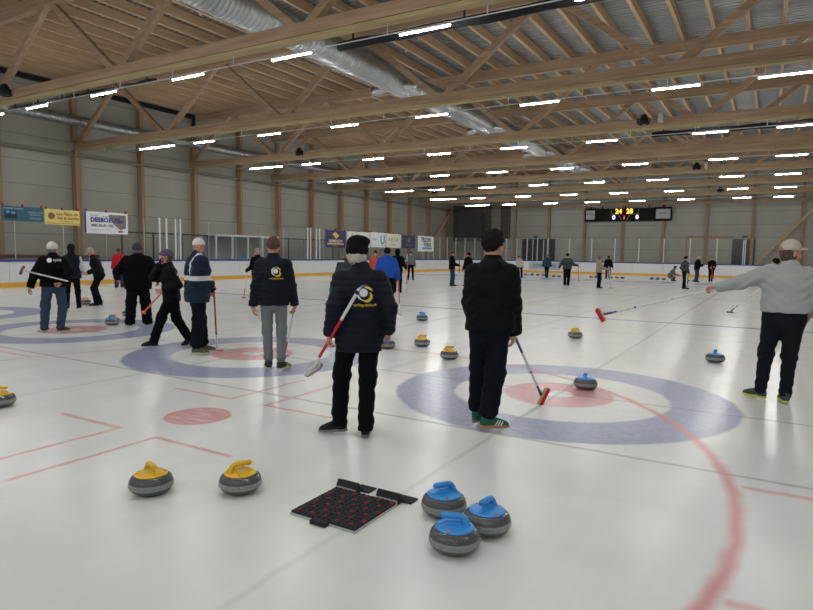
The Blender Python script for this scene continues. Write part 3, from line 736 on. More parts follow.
def fold(ph, amp, centers, rad):
    cs = [np.array(c, np.float32) for c in centers]
    def f(P):
        x, y, z = P[:,0], P[:,1], P[:,2]
        w = 0.25+sum(np.exp(-((P-c)**2).sum(1)/(rad*rad)) for c in cs)
        s = np.sin(62*z+5*np.sin(11*x+ph)+4*np.sin(9*y+ph*2))*.6+np.sin(31*z-22*x+16*y+ph)*.5+np.sin(45*x+20*z+3*np.sin(8*z))*.25
        return amp*np.clip(w, 0, 1.2)*s
    return f
def surface(f, lo, hi, h):
    """naive surface nets over a two-level grid"""
    lo = np.array(lo, np.float32); hi = np.array(hi, np.float32); C = 4
    n = (np.ceil((hi-lo)/(h*C)).astype(int)+1); hc = h*C
    g = [lo[i]+hc*np.arange(n[i]) for i in range(3)]
    X = np.stack(np.meshgrid(*g, indexing='ij'), -1).reshape(-1, 3).astype(np.float32)
    dc = f(X).reshape(n)
    N = (n-1)*C+1
    near = np.zeros(n-1, bool); m = np.abs(dc) < hc*1.35
    for i in (0,1):
        for j in (0,1):
            for k in (0,1): near |= m[i:n[0]-1+i, j:n[1]-1+j, k:n[2]-1+k]
    D = np.full(N, 1e3, np.float32)
    # sign fill from the coarse values
    rep = np.repeat(np.repeat(np.repeat(dc, C, 0), C, 1), C, 2)[:N[0], :N[1], :N[2]]; D[:] = rep
    mk = np.zeros(N, bool); nr = np.argwhere(near)
    for i in range(C+1):
        for j in range(C+1):
            for k in range(C+1): mk[nr[:,0]*C+i, nr[:,1]*C+j, nr[:,2]*C+k] = True
    idx = np.argwhere(mk)
    for s in range(0, len(idx), 400000):
        ii = idx[s:s+400000]; D[ii[:,0], ii[:,1], ii[:,2]] = f((lo+ii*h).astype(np.float32))
    S = D < 0
    cell = np.zeros(N-1, np.int8)
    for i in (0,1):
        for j in (0,1):
            for k in (0,1): cell += S[i:N[0]-1+i, j:N[1]-1+j, k:N[2]-1+k]
    act = np.argwhere((cell > 0) & (cell < 8))
    if len(act) == 0: return np.zeros((0,3)), np.zeros((0,4), int)
    cid = np.full(N-1, -1, np.int64); cid[act[:,0], act[:,1], act[:,2]] = np.arange(len(act))
    cor = [(i,j,k) for i in (0,1) for j in (0,1) for k in (0,1)]
    V = np.stack([D[act[:,0]+i, act[:,1]+j, act[:,2]+k] for i,j,k in cor], 1)
    acc = np.zeros((len(act), 3)); cnt = np.zeros(len(act))
    for a in range(8):
        for b in range(a+1, 8):
            if sum(abs(cor[a][q]-cor[b][q]) for q in range(3)) != 1: continue
            va, vb = V[:,a], V[:,b]; cr = (va < 0) != (vb < 0)
            t = np.where(cr, va/(va-vb+1e-20), 0)
            p = np.array(cor[a])[None]+t[:,None]*(np.array(cor[b])-np.array(cor[a]))[None]
            acc += np.where(cr[:,None], p, 0); cnt += cr
    verts = lo+(act+acc/np.maximum(cnt, 1)[:,None])*h
    F = []
    for ax in range(3):
        o1, o2 = (ax+1) % 3, (ax+2) % 3
        sl = [slice(1, N[q]-1) for q in range(3)]; sl[ax] = slice(0, N[ax]-1); s2 = list(sl); s2[ax] = slice(1, N[ax])
        A = S[tuple(sl)]; B = S[tuple(s2)]; e = np.argwhere(A != B)
        if not len(e): continue
        flip = A[e[:,0], e[:,1], e[:,2]]
        base = e.copy(); base[:,o1] += 1; base[:,o2] += 1
        def cc(d1, d2):
            q = base.copy(); q[:,o1] -= d1; q[:,o2] -= d2; return cid[q[:,0], q[:,1], q[:,2]]
        q = np.stack([cc(1,1), cc(0,1), cc(0,0), cc(1,0)], 1)
        q[~flip] = q[~flip][:, ::-1]
        F.append(q[(q >= 0).all(1)])
    return verts, np.concatenate(F)
def sdf_obj(name, f, lo, hi, h, mats, parent, pick=None):
    v, fa = surface(f, lo, hi, h)
    me = bpy.data.meshes.new(name); me.from_pydata(v.tolist(), [], fa.tolist())
    if not isinstance(mats, (list, tuple)): mats = [mats]
    for m in mats: me.materials.append(m)
    if pick is not None: me.polygons.foreach_set('material_index', pick(v[fa].mean(1)).astype(np.int32))
    me.polygons.foreach_set('use_smooth', np.ones(len(fa), bool)); me.update()
    return link(name, me, parent)
def union(fs):
    """list of (fn, k) smooth-unioned in order"""
    def f(P):
        d = fs[0][0](P)
        for g, k in fs[1:]: d = smin(d, g(P), k)
        return d
    return f
def inter(*fs): return lambda P: np.maximum.reduce([g(P) for g in fs])
def addf(f, g): return lambda P: f(P)+g(P)
def grow(f, r): return lambda P: f(P)-r
def cut(f, *gs): return lambda P: np.maximum.reduce([f(P)]+[-g(P) for g in gs])
def bounds(pts, pad):
    p = np.array(pts, float); return p.min(0)-pad, p.max(0)+pad

def ik(a, c, l1, l2, pole):
    a, c, pole = Vector(a), Vector(c), Vector(pole); d = c-a; L = d.length
    if L > (l1+l2)*.999: c = a+d*((l1+l2)*.999/L); d = c-a; L = d.length
    x = (l1*l1-l2*l2+L*L)/(2*L); hgt = math.sqrt(max(l1*l1-x*x, 0)); u = d.normalized()
    pl = (pole-u*pole.dot(u)).normalized()
    return a+u*x+pl*hgt, c
m_eye = mat('eye_white', srgb(220,216,210), .2, var=0); m_iris = mat('iris', srgb(50,40,32), .2, var=0)
SKINS = {'fair':(206,158,136), 'ruddy':(202,142,120), 'tan':(176,124,98)}
def skin(k): return mat('skin_'+k, srgb(*SKINS[k]), .5, 0, .08, 12, .12, 160, .4)
def rot(yaw, pitch=0., roll=0.):
    return np.array(Matrix.Rotation(yaw, 3, 'Z') @ Matrix.Rotation(pitch, 3, 'X') @ Matrix.Rotation(roll, 3, 'Y'), np.float32)

def hand_sdf(Wp, d, n, side, curl, sc, thumb=.6, spread=.07, fat=1.):
    """Wp wrist, d direction wrist->knuckles, n palm normal (the way fingers curl), side = thumb side"""
    Wp = np.array(Wp, float); d = np.array(d, float); d /= np.linalg.norm(d)
    n = np.array(n, float); n -= d*(n@d); n /= np.linalg.norm(n)
    s = np.cross(d, n)*side; fs = []
    kn = [Wp+d*.088*sc+s*o*sc for o in (.033,.012,-.010,-.030)]
    for i, k in enumerate(kn): fs.append((rc(Wp+d*.012*sc+s*(.018-.012*i)*sc, k, .017*sc*fat, .0125*sc*fat), .014))
    fs.append((rc(Wp-d*.06*sc, Wp+d*.03*sc, .026*sc, .024*sc), .02))
    for i, (k, L) in enumerate(zip(kn, (.072,.080,.074,.058))):
        a = 0.; p = k; sp = s*spread*(1.2-.8*i)
        for seg, fr, r in ((0,.44,.0098),(1,.31,.0088),(2,.25,.0078)):
            a += curl*(.7,1.,.8)[seg]
            dv = d*math.cos(a)+n*math.sin(a)+sp*(1 if a < 1 else .3); dv /= np.linalg.norm(dv)
            q = p+dv*L*fr*sc; fs.append((rc(p, q, r*sc*fat, (r-.0008)*sc*fat), .004)); p = q
    p = Wp+d*.022*sc+s*.024*sc
    for i, (L, r) in enumerate(((.042,.0145),(.033,.0105),(.027,.0095))):
        dv = d*(.65-.0*i)+s*(.75-.32*i)+n*(.25+thumb*(.25+.35*i)); dv /= np.linalg.norm(dv)
        q = p+dv*L*sc; fs.append((rc(p, q, r*sc*fat, (r-.001)*sc*fat), .006)); p = q
    return fs

def person(label, loc, az, H=1.78, vox=.02, seed=0, **o):
    """az: compass direction the figure faces (0 = down the hall, positive = clockwise)"""
    k = H/1.78; g = o.get('girth', 1.0); rnd = random.Random(seed)
    root = thing('person', label, 'person', (loc[0], loc[1], 0), -math.radians(az))
    hip = Vector(o.get('hip', (0,0,.94)))*1; hip = Vector((hip.x, hip.y, hip.z*k))
    lean = Vector(o.get('lean', (0,0,0))); tw = o.get('twist', 0.)      # chest offset and twist (radians, + = to the left)
    dirn = (Vector((0,0,1))*.52*k+lean).normalized()
    neck = hip+dirn*.52*k; chest = hip+dirn*.33*k; waist = hip+dirn*.14*k
    lat = Vector((math.cos(tw), math.sin(tw), o.get('tilt', 0.))).normalized(); lat0 = Vector((math.cos(tw*.3), math.sin(tw*.3), 0))
    fw = Vector((-math.sin(tw), math.cos(tw), 0))
    sw = o.get('sw', .170)*k; shc = hip+dirn*.442*k
    shR = shc+lat*sw+Vector((0,0,o.get('shr',0))); shL = shc-lat*sw+Vector((0,0,o.get('shl',0)))
    hR = hip+lat0*.088*k; hL = hip-lat0*.088*k
    fR = o.get('footR', (.11,0,8)); fL = o.get('footL', (-.11,0,-8))
    legs = []
    for hp, ft, sd in ((hR, fR, 1), (hL, fL, -1)):
        yaw = -math.radians(ft[2]); lz = ft[3] if len(ft) > 3 else 0.; pt = math.radians(ft[4]) if len(ft) > 4 else 0.
        ank = Vector((ft[0], ft[1], .085*k+lz)); pole = Vector((-math.sin(yaw)*1.0, math.cos(yaw), .0))+Vector((sd*.08,.1,0))
        kn, ank = ik(hp, ank, .435*k, .425*k, ft[5] if len(ft) > 5 else pole); legs.append((hp, kn, ank, yaw, pt, lz))
    arms = []
    for sh, key, sd in ((shR, 'R', 1), (shL, 'L', -1)):
        hd = o.get('hand'+key); 
        if hd is None: hd = (sd*(.26 if g < 1.1 else .31)*k, .05, .86*k)
        hd = Vector(hd); pole = Vector(o.get('pole'+key, (sd*.22,-1,-.1)))
        el, wr = ik(sh, hd, .29*k, .26*k, pole); arms.append((sh, el, wr, sd, key))
    hy, hpch = o.get('head', (0,0)); Rh = rot(math.radians(hy), math.radians(hpch))
    hoff = Vector(o.get('hoff', (0,.015,0)))
    hc = neck+dirn*.145*k+hoff+Vector((0,0,.012)); HC = np.array(hc, np.float32); hs = k*o.get('hs', 1.0)
    def hp_(x, y, z): return HC+Rh@np.array((x*hs, y*hs, z*hs), np.float32)
    E3 = lambda r: tuple(q*hs for q in r)
    T = lambda v: tuple(v)
    # lateral squash matrices
    def squash(l, s):
        l = np.array(l, np.float32); l = l/np.linalg.norm(l); return (np.eye(3, dtype=np.float32)-(1-1/s)*np.outer(l, l)).astype(np.float32)
    M1 = squash(lat, 1.5); M0 = squash(lat0, 1.4)
    def torso(infl, bot=None, bell=0.):
        L = [(rc(T(hip+Vector((0,0,-.04*k))), T(waist), (.118*g+infl)*k, (.104*g+infl)*k, M0), 0),
             (rc(T(waist), T(chest), (.104*g+infl)*k, (.117*g+infl)*k, M1), .05),
             (rc(T(chest+fw*.005), T(chest+dirn*.07*k-fw*.008), (.118*g+infl)*k, (.098*g+infl)*k, M1), .05),
             (rc(T(shL+lat*.03*k), T(shR-lat*.03*k), (.046*g+infl*.7)*k, (.046*g+infl*.7)*k), .06),
             (rc(T(shc+dirn*.0*k), T(neck+dirn*.02*k), (.075+infl)*k, (.052+infl)*k), .06)]
        if o.get('belly'): L.append((ell(T(waist+fw*.05), (.15*g*k,.14*g*k,.16*k)), .06))
        if bot is not None: L.append((rc(T(waist), T(Vector((hip.x, hip.y, bot))), (.108*g+infl)*k, (.112*g+infl+bell)*k, M0), .05))
        return L
    def arm(i, infl, r=(.058,.046,.034)):
        sh, el, wr, sd, key = arms[i]
        return [(rc(T(sh), T(el), (r[0]*min(g,1.15)+infl)*k, (r[1]*min(g,1.1)+infl)*k), 0), (rc(T(el), T(wr), (r[1]*min(g,1.1)+infl)*k, (r[2]+infl)*k), .03)]
    def leg(i, infl, r=(.088,.062,.048,.040)):
        hp, kn, an, yaw, pt, lz = legs[i]
        calf = Vector(kn).lerp(Vector(an), .33)+Vector((math.sin(yaw),-math.cos(yaw),0))*.012
        return [(rc(T(hp), T(kn), (r[0]*min(g,1.2)+infl)*k, (r[1]+infl)*k), 0), (rc(T(kn), T(calf), (r[1]*.92+infl)*k, (r[2]*1.08+infl)*k), .04), (rc(T(calf), T(an), (r[2]*1.05+infl)*k, (r[3]+infl)*k), .05)]
    # ---------------- body
    L = [(ell(hp_(0,-.01,.03), E3((.075,.095,.090)), Rh), 0), (ell(hp_(0,.022,-.045), E3((.056,.068,.076)), Rh), .03),
         (ell(hp_(0,.060,-.096), E3((.025,.024,.020)), Rh), .025), (ell(hp_(.034,.052,-.035), E3((.026,.028,.028)), Rh), .02), (ell(hp_(-.034,.052,-.035), E3((.026,.028,.028)), Rh), .02),
         (rc(hp_(-.03,.080,.012), hp_(.03,.080,.012), .011*hs, .011*hs), .015), (rc(hp_(0,.086,-.002), hp_(0,.107,-.042), .008*hs, .013*hs), .008),
         (rc(hp_(-.016,.086,-.072), hp_(.016,.086,-.072), .0075*hs, .0075*hs), .008)]
    for sx in (-1,1): L.append((ell(hp_(sx*.077,-.008,-.018), E3((.011,.019,.031)), Rh), .008))
    head_f = union(L); eye_s = [ell(hp_(sx*.031,.098,-.008), E3((.016,.014,.011)), Rh) for sx in (-1,1)]
    def headf(P):
        d = head_f(P)
        for e in eye_s: d = -smin(-d, e(P), .008)
        return d
    L = [(headf, 0), (rc(hp_(0,-.02,-.06), T(neck-dirn*.04), .053*k, .062*k), .03)]
    L += [(f, max(q, .02)) for f, q in torso(-.012)]
    for i in (0,1):
        L += [(f, .03) for f, q in arm(i, -.010)]; L += [(f, .03) for f, q in leg(i, -.012)]
    hf = o.get('fat', 1.0 if vox < .012 else 1.25)
    gl = o.get('gloves'); gparts = []
    for (sh, el, wr, sd, key) in arms:
        hdv = o.get('hd'+key) or T((wr-el)); hn = o.get('hn'+key) or (-sd, .2, 0)
        cu = o.get('curl'+key, .6)
        hl = hand_sdf(T(wr), hdv, hn, o.get('side'+key, -sd), cu, k*1.02, fat=hf)
        L += [(f, q if j else .02) for j, (f, q) in enumerate(hl)]
        if gl and key in gl: gparts.append(union([(f, q) for f, q in hand_sdf(T(wr), hdv, hn, o.get('side'+key, -sd), cu, k*1.03, fat=hf*1.22)]))
    for hp, kn, an, yaw, pt, lz in legs:
        R = rot(yaw, pt); tip = Vector(an)+Vector((R@np.array((0,.13*k,-.05*k), np.float32)).tolist()); L.append((rc(T(an), T(tip), .034*k, .022*k), .02))
    pts = [hc+Vector((0,0,.13)), hc+Vector((.12,.14,0)), hc-Vector((.12,.14,0))]+[T(q) for a in arms for q in a[:3]]+[T(q) for l in legs for q in l[:3]]+[T(hip)]
    lo, hi = bounds(pts, .17*k); lo[2] = max(lo[2], -.03)
    bvox = o.get('bvox', vox*.8)
    sdf_obj('body', union(L), lo, hi, bvox, skin(o.get('skin','fair')), root)
    if o.get('eyes'):
        for sx in (-1,1):
            e = MB(); c = hp_(sx*.031,.083,-.008)
            e.lathe([(0,-.011*hs)]+[(.011*hs*math.sin(a), -.011*hs*math.cos(a)) for a in [math.pi*i/8 for i in range(1,8)]]+[(0,.011*hs)], 12, T(c)); eo = e.build('eye', m_eye, root)
            e = MB(); c2 = hp_(sx*.031,.0925,-.008); e.lathe([(0,-.0045)]+[(.0045*math.sin(a), -.0045*math.cos(a)) for a in [math.pi*i/6 for i in range(1,6)]]+[(0,.0045)], 10, T(c2)); e.build('iris', m_iris, eo)
    # ---------------- trousers
    tr = o['trousers']; ti = tr.get('infl', .012); hemw = tr.get('hem', .058); cuff = tr.get('cuff', 0)
    pel = union([(rc(T(hip+Vector((0,0,.09*k))), T(hip-Vector((0,0,.05*k))), (.112*g+ti)*k, (.116*g+ti)*k, M0), 0)])
    lf = []
    for i, (hp, kn, an, yaw, pt, lz) in enumerate(legs):
        r = (.092, tr.get('knee', .068), tr.get('calf', .060), hemw)
        if cuff:      # gathered cuff: wide calf, tight ankle
            an2 = Vector(kn).lerp(Vector(an), .82)
            lg = union([(rc(T(hp), T(kn), (r[0]*min(g,1.2)+ti)*k, (r[1]+ti)*k), 0), (rc(T(kn), T(an2), (r[1]+ti)*k, (r[2]+ti)*k), .04), (rc(T(an2), T(Vector(an)+Vector((0,0,.0))), .05*k, .042*k), .025)])
        else:
            lg = union([(rc(T(hp), T(kn), (r[0]*min(g,1.2)+ti)*k, (r[1]+ti)*k), 0), (rc(T(kn), T(an), (r[1]+ti)*k, (r[3]+ti)*k), .04)])
        dv = (Vector(an)-Vector(kn)).normalized(); hem = Vector(an)+dv*tr.get('drop', .035 if not cuff else .0)*k
        lf.append(inter(lg, plane(T(hem), T(dv))))
    top = plane(T(hip+dirn*.13*k), T(dirn))
    tf = inter(union([(pel,0),(lf[0],.035),(lf[1],.035)]), top)
    tf = inter(tf, lambda P: .022-P[:,2])
    cen = [T(l[1]) for l in legs]+[T(Vector(l[2])+Vector((0,0,.06))) for l in legs]+[T(hip-Vector((0,0,.08)))]
    tf = addf(tf, fold(seed*1.7, tr.get('amp', .006), cen, .13))
    lo, hi = bounds([T(q) for l in legs for q in l[:3]]+[T(hip+dirn*.15)], .20*k*max(1,g)); lo[2] = max(lo[2], .0)
    pick = tr.get('pick')
    if tr.get('stripe'):
        a_, b_ = np.array(T(legs[0][1])), np.array(T(legs[1][1]))
        def pick(c, legs=legs):
            out = np.zeros(len(c), int)
            for i, sx in ((0,1),(1,-1)):
                hp, kn, an = [np.array(T(q)) for q in legs[i][:3]]
                t_ = np.clip((hp[2]-c[:,2])/(hp[2]-an[2]), 0, 1); ctr = hp[None]+(an-hp)[None]*t_[:,None]
                dd = c-ctr; out |= ((dd[:,0]*sx > .045) & (np.abs(dd[:,1]) < .028)).astype(int)
            return out
    sdf_obj('trousers', tf, lo, hi, o.get('tvox', vox), [tr['m']]+([tr['m2']] if 'm2' in tr else []), root, pick)
    # ---------------- jacket
    jk = o['jacket']; ji = jk.get('infl', .028); hemz = jk.get('hem', .84)*k; ar = jk.get('arm', (.064,.056,.046))
    J = union(torso(ji, hemz-.05, jk.get('bell', 0.)))
    if jk.get('gather'): J = union(torso(ji, hemz+.03, .01))
    dn = Vector((0,0,-1)) if lean.length < .12 else -dirn
    J = inter(J, plane(T(Vector((hip.x,hip.y,hemz))), T(dn)))
    S = []
    if not jk.get('vest'):
        for i in (0,1):
            sh, el, wr, sd, key = arms[i]; dv = (wr-el).normalized()
            a_ = inter(union([(f, q) for f, q in arm(i, ji-.012, ar)]), plane(T(wr+dv*.012), T(dv))); S.append((a_, .035))
    J2 = union([(J,0)]+S)
    col = jk.get('collar', .045)
    if col: J2 = union([(J2,0), (inter(rc(T(neck-dirn*.03), T(neck+dirn*.09), .075*k, .068*k), plane(T(neck+dirn*(.01+col)+fw*.0), T(dirn*1.0+fw*.12))), .02)])
    if jk.get('hood'):
        J2 = union([(J2,0), (ell(T(neck-fw*.075*k-dirn*.030*k), (.11*k,.065*k,.070*k)), .03), (rc(T(neck-lat*.085*k+fw*.03), T(neck-lat*.05*k-fw*.06), .036*k, .04*k), .03), (rc(T(neck+lat*.085*k+fw*.03), T(neck+lat*.05*k-fw*.06), .036*k, .04*k), .03)])
    if jk.get('hoodup'):
        hd_ = cut(grow(ell(hp_(0,-.022,.012), E3((.088,.105,.125)), Rh), .018), ell(hp_(0,.14,-.01), E3((.075,.13,.10)), Rh))
        J2 = union([(J2,0), (hd_, .04)])
    cen = [T(arms[0][1]), T(arms[1][1]), T(waist), T(arms[0][0]+Vector((0,0,-.08))), T(arms[1][0]+Vector((0,0,-.08))), T(hip)]
    J3 = addf(J2, fold(seed*2.3+1, jk.get('amp', .006), cen, .14))
    if jk.get('quilt'):
        qs = jk['quilt']; qa = .009
        def quilt(P, f=J3):
            z = P@np.array(T(dirn), np.float32); return f(P)+qa*(1-np.sqrt(np.abs(np.sin(math.pi*z/qs))+.02))*(np.clip((1.47*k-P[:,2])*12, 0, 1))
        J3 = quilt
    lo, hi = bounds([T(a[q]) for a in arms for q in (0,1,2)]+[T(hip), T(neck), (hip.x, hip.y, hemz)]+([T(hc+Vector((0,0,.06)))] if jk.get('hoodup') else []), .22*k*max(1,g))
    lo[2] = max(lo[2], hemz-.06) if min(a[2].z for a in arms) > hemz-.05 else lo[2]
    jpick = jk.get('pick')
    pk = None
    if jpick:
        ctx = dict(arms=arms, neck=neck, hip=hip, k=k, lat=lat, fw=fw); pk = lambda c: jpick(c, ctx)
    jo = sdf_obj(jk.get('name','jacket'), J3, lo, hi, vox, jk['m'] if isinstance(jk['m'], list) else [jk['m']], root, pk)
    if jk.get('vest'):      # shirt sleeves under a vest
        sl = [inter(union(arm(i, .008)), plane(T(arms[i][2]), T((arms[i][2]-arms[i][1]).normalized()))) for i in (0,1)]
        sdf_obj('sleeves', addf(union([(sl[0],0),(sl[1],0)]), fold(seed, .004, cen[:2], .12)), lo, hi, vox, jk['vest'], root)
    if jk.get('zip_hem'):
        pass
    # ---------------- gloves
    for gp in gparts:
        sdf_obj('glove', gp, lo, hi, max(bvox, .008), gl['m'], root)
    # ---------------- shoes
    shd = o['shoes']
    for hp, kn, an, yaw, pt, lz in legs:
        R = rot(yaw, 0)@rot(0, pt); A = np.array((an.x, an.y, an.z), np.float32)+R@np.array((0,0,-.085*k), np.float32)
        q = lambda x, y, z, R=R, A=A: A+R@np.array((x*k, y*k, z*k), np.float32)
        up_ = union([(ell(q(0,.125,.028), (.044*k,.075*k,.040*k), R), 0), (ell(q(0,-.02,.045), (.036*k,.048*k,.055*k), R), .03), (rc(q(0,0,.082), q(0,.10,.045), .043*k, .036*k), .03), (rc(q(0,-.005,.07), q(0,-.008,.11 if not shd.get('high') else .16), .042*k, .044*k), .03)])
        nrm = R@np.array((0,0,1), np.float32)
        up_ = inter(up_, plane(q(0,0,.020), -nrm), plane(q(0,0,.105 if not shd.get('high') else .16), nrm))
        so = inter(union([(ell(q(0,.115,.015), (.047*k,.092*k,.2), R), 0), (ell(q(0,-.01,.015), (.039*k,.062*k,.2), R), .04)]), plane(q(0,0,.001), -nrm), plane(q(0,0,.026), nrm))
        lo, hi = bounds([q(0,-.08,0), q(0,.22,0), q(0,0,.17)], .06)
        sv = min(vox, .0125)*.75
        pk = None
        if shd.get('stripes'):
            Ri = R.T
            def pk(c, Ri=Ri, A=A):
                l = (c-A)@R; u = l[:,1]-l[:,2]*.7
                return ((np.abs(l[:,0]) > .028) & (np.abs(((u-.03) % .026)-.013) < .0055) & (u > .03) & (u < .108) & (l[:,2] < .075)).astype(int)
        s_ = sdf_obj('shoe', up_, lo, hi, sv, [shd['m']]+([shd['m2']] if 'm2' in shd else []), root, pk)
        sdf_obj('sole', so, lo, hi, sv, shd['sole'], s_)
    # ---------------- hair and headwear
    hv = min(vox, .014)*.7; lo, hi = bounds([hc+Vector((0,0,.16)), hc+Vector((.1,.2,0)), hc-Vector((.1,.2,.14))], .05)
    hr = o.get('hair'); R3 = Rh
    def hpl(a, c_, thr): return plane(hp_(0, a*thr, c_*thr), R3@np.array((0, a, c_), np.float32)*-1)
    if hr:
        nz = lambda P: .0035*np.sin(110*P[:,0]+40*P[:,2]+3*np.sin(50*P[:,1]))+.003*np.sin(120*P[:,1]+60*P[:,2])+.0025*np.sin(210*P[:,0]+90*P[:,1]-60*P[:,2])
        st = hr.get('style','short'); th = hr.get('th', .012)
        hl = grow(ell(hp_(0,-.012,.032), E3((.076,.096,.091)), Rh), th)
        if st == 'short':
            hf_ = inter(hl, hpl(-.6,.8,hr.get('line', -.008)), plane(hp_(0,0,-.075), R3@np.array((0,-.15,-1), np.float32)))
            if hr.get('top'): hf_ = union([(hf_,0), (inter(ell(hp_(0,.005,.085), E3((.072,.098,.052)), Rh), hpl(-.6,.8,0)), .02)])
        elif st == 'long':
            hf_ = union([(inter(hl, hpl(-.75,.66,-.02)), 0), (cut(rc(hp_(0,-.05,.0), hp_(0,-.085,-.22), .085*hs, .055*hs), ell(hp_(0,.06,-.06), E3((.07,.09,.1)), Rh)), .03)])
        elif st == 'fringe':        # what shows under a hat
            hf_ = inter(grow(ell(hp_(0,-.018,-.02), E3((.071,.084,.088)), Rh), th), plane(hp_(0,.0,.03), R3@np.array((0,0,1), np.float32)), hpl(-.97,.25,-.022), plane(hp_(0,0,-.098), R3@np.array((0,-.1,-1), np.float32)))
        sdf_obj('hair', addf(hf_, nz) if st != 'fringe' else addf(hf_, lambda P: nz(P)*.7), lo, hi, hv, hr['m'], root)
    if o.get('beard'):
        bf = cut(inter(grow(union([(ell(hp_(0,.022,-.048), E3((.056,.068,.076)), Rh), 0), (ell(hp_(0,.060,-.096), E3((.025,.024,.020)), Rh), .025)]), .007), plane(hp_(0,.0,-.038), R3@np.array((0,.35,1), np.float32)), plane(hp_(0,.0,0), R3@np.array((0,-1,0), np.float32))), rc(hp_(-.018,.095,-.072), hp_(.018,.095,-.072), .009*hs, .009*hs))
        sdf_obj('beard', bf, lo, hi, hv, o['beard'], root)
    ht = o.get('hat')
    if ht:
        st = ht.get('style'); dome = ell(hp_(0,-.012,.034), E3((.077,.097,.092)), Rh)
        if st == 'beanie':
            up_z = ht.get('up', .016); pl_ = lambda off: hpl(-.28,.96,off)
            d1 = inter(grow(dome, .019 if ht.get('slouch') else .014), pl_(ht.get('line', .012)))
            if ht.get('slouch'): d1 = union([(d1,0), (ell(hp_(0.016,-.02,.100), E3((.098,.098,.050)), Rh), .03)])
            d2 = inter(grow(dome, .023 if ht.get('slouch') else .021), pl_(ht.get('line', .012)-.002), plane(hp_(0,0,ht.get('line', .012)+.052), R3@np.array((0,-.28,.96), np.float32)))
            f = union([(d1,0),(d2,.008)]); rib = lambda P: .0018*np.sin(np.arctan2(P[:,1]-HC[1], P[:,0]-HC[0])*60)
            sdf_obj('beanie', addf(f, rib), lo, hi, hv, ht['m'], root)
        elif st == 'skull':
            f = inter(grow(dome, .012), hpl(-.25,.97,ht.get('line', .018))); sdf_obj('cap', f, lo, hi, hv, ht['m'], root)
        elif st == 'cap':
            f = inter(grow(dome, .013), hpl(0.05,1.,.022)); f = union([(f,0), (ell(hp_(0,0,.138), (.009,.009,.006)), .004)])
            if ht.get('gap'): f = cut(f, ell(hp_(0,-.115,.030), E3((.036,.04,.026)), Rh))
            sdf_obj('cap', f, lo, hi, hv, ht['m'], root, ht.get('pick') and (lambda c: (((c-HC)@R3)[:,1] > .02).astype(int)) if False else None)
            br = inter(ell(hp_(0,.105,.033), E3((.075,.085,.024)), Rh), plane(hp_(0,.1,.030), R3@np.array((0,-.12,-1), np.float32)), plane(hp_(0,.1,.036), R3@np.array((0,.12,1), np.float32)), plane(hp_(0,.06,0), R3@np.array((0,-1,0), np.float32)))
            br = inter(ell(hp_(0,.105,.028), E3((.074,.085,.02)), Rh), plane(hp_(0,.06,0), R3@np.array((0,-1,0), np.float32)), plane(hp_(0,.1,.024), R3@np.array((0,0,-1), np.float32)))
            sdf_obj('cap_brim', br, lo, hi, min(hv, .006), ht.get('brim', ht['m']), root)
    if o.get('glasses'):
        mbg = MB()
        for sx in (-1,1):
            c = [hp_(sx*.033+.024*math.cos(a), .104, -.010+.018*math.sin(a)) for a in [2*math.pi*i/16 for i in range(17)]]; mbg.tube(c, .0016, 6, False)
            mbg.tube([hp_(sx*.057,.103,-.004), hp_(sx*.076,.06,-.004), hp_(sx*.080,-.005,-.006)], .0018, 6)
        mbg.tube([hp_(-.009,.106,-.006), hp_(.009,.106,-.006)], .0016, 6); mbg.build('glasses', m_dark, root)
    if o.get('scarf'):
        sdf_obj('scarf', addf(rc(T(neck+dirn*.005), T(neck+dirn*.055), .088*k, .078*k), fold(seed, .006, [T(neck)], .1)), *bounds([T(neck)], .2), min(vox,.014), o['scarf'], root)
    return dict(root=root, jacket=jo, arms=arms, legs=legs, hp=hp_, neck=neck, k=k)

def drape(p, shapes, name, m, eps=.004, sgn=-1):
    """shapes: (verts2d (x,z), faces); projected on to the back (sgn -1) of the jacket in the person's frame"""
    me = p['jacket'].data; bv = BVHTree.FromPolygons([v.co for v in me.vertices], [q.vertices for q in me.polygons])
    mb = MB()
    for vs, fs in shapes:
        out = []
        for x, z in vs:
            h = bv.ray_cast(Vector((x, sgn*2.0, z)), Vector((0, -sgn, 0)))
            y = h[0].y if h[0] is not None else sgn*.15
            out.append((x, y+sgn*eps, z))
        mb.add(out, fs, True)
    return mb.build(name, m, p['jacket'])
def disc2(cx, cz, r, n=24, rings=4):
    vs = [(cx, cz)]; fs = []
    for j in range(1, rings+1):
        for i in range(n): a = 2*math.pi*i/n; vs.append((cx+r*j/rings*math.cos(a), cz+r*j/rings*math.sin(a)))
    for i in range(n): fs.append((0, 1+i, 1+(i+1)%n))
    for j in range(rings-1):
        for i in range(n): a = 1+j*n; fs.append((a+i, a+n+i, a+n+(i+1)%n, a+(i+1)%n))
    return vs, fs
def cres2(cx, cz, r, a0, a1, w, n=20, off=0.):
    vs = []; fs = []
    for i in range(n+1):
        u = i/n; a = math.radians(a0+(a1-a0)*u); ww = w*(math.sin(math.pi*(u*.94+.03))**.7)
        for j in range(4): rr = r-ww*j/3; vs.append((cx+rr*math.cos(a), cz+rr*math.sin(a)))
    for i in range(n):
        for j in range(3): q = i*4+j; fs.append((q, q+4, q+5, q+1))
    return vs, fs
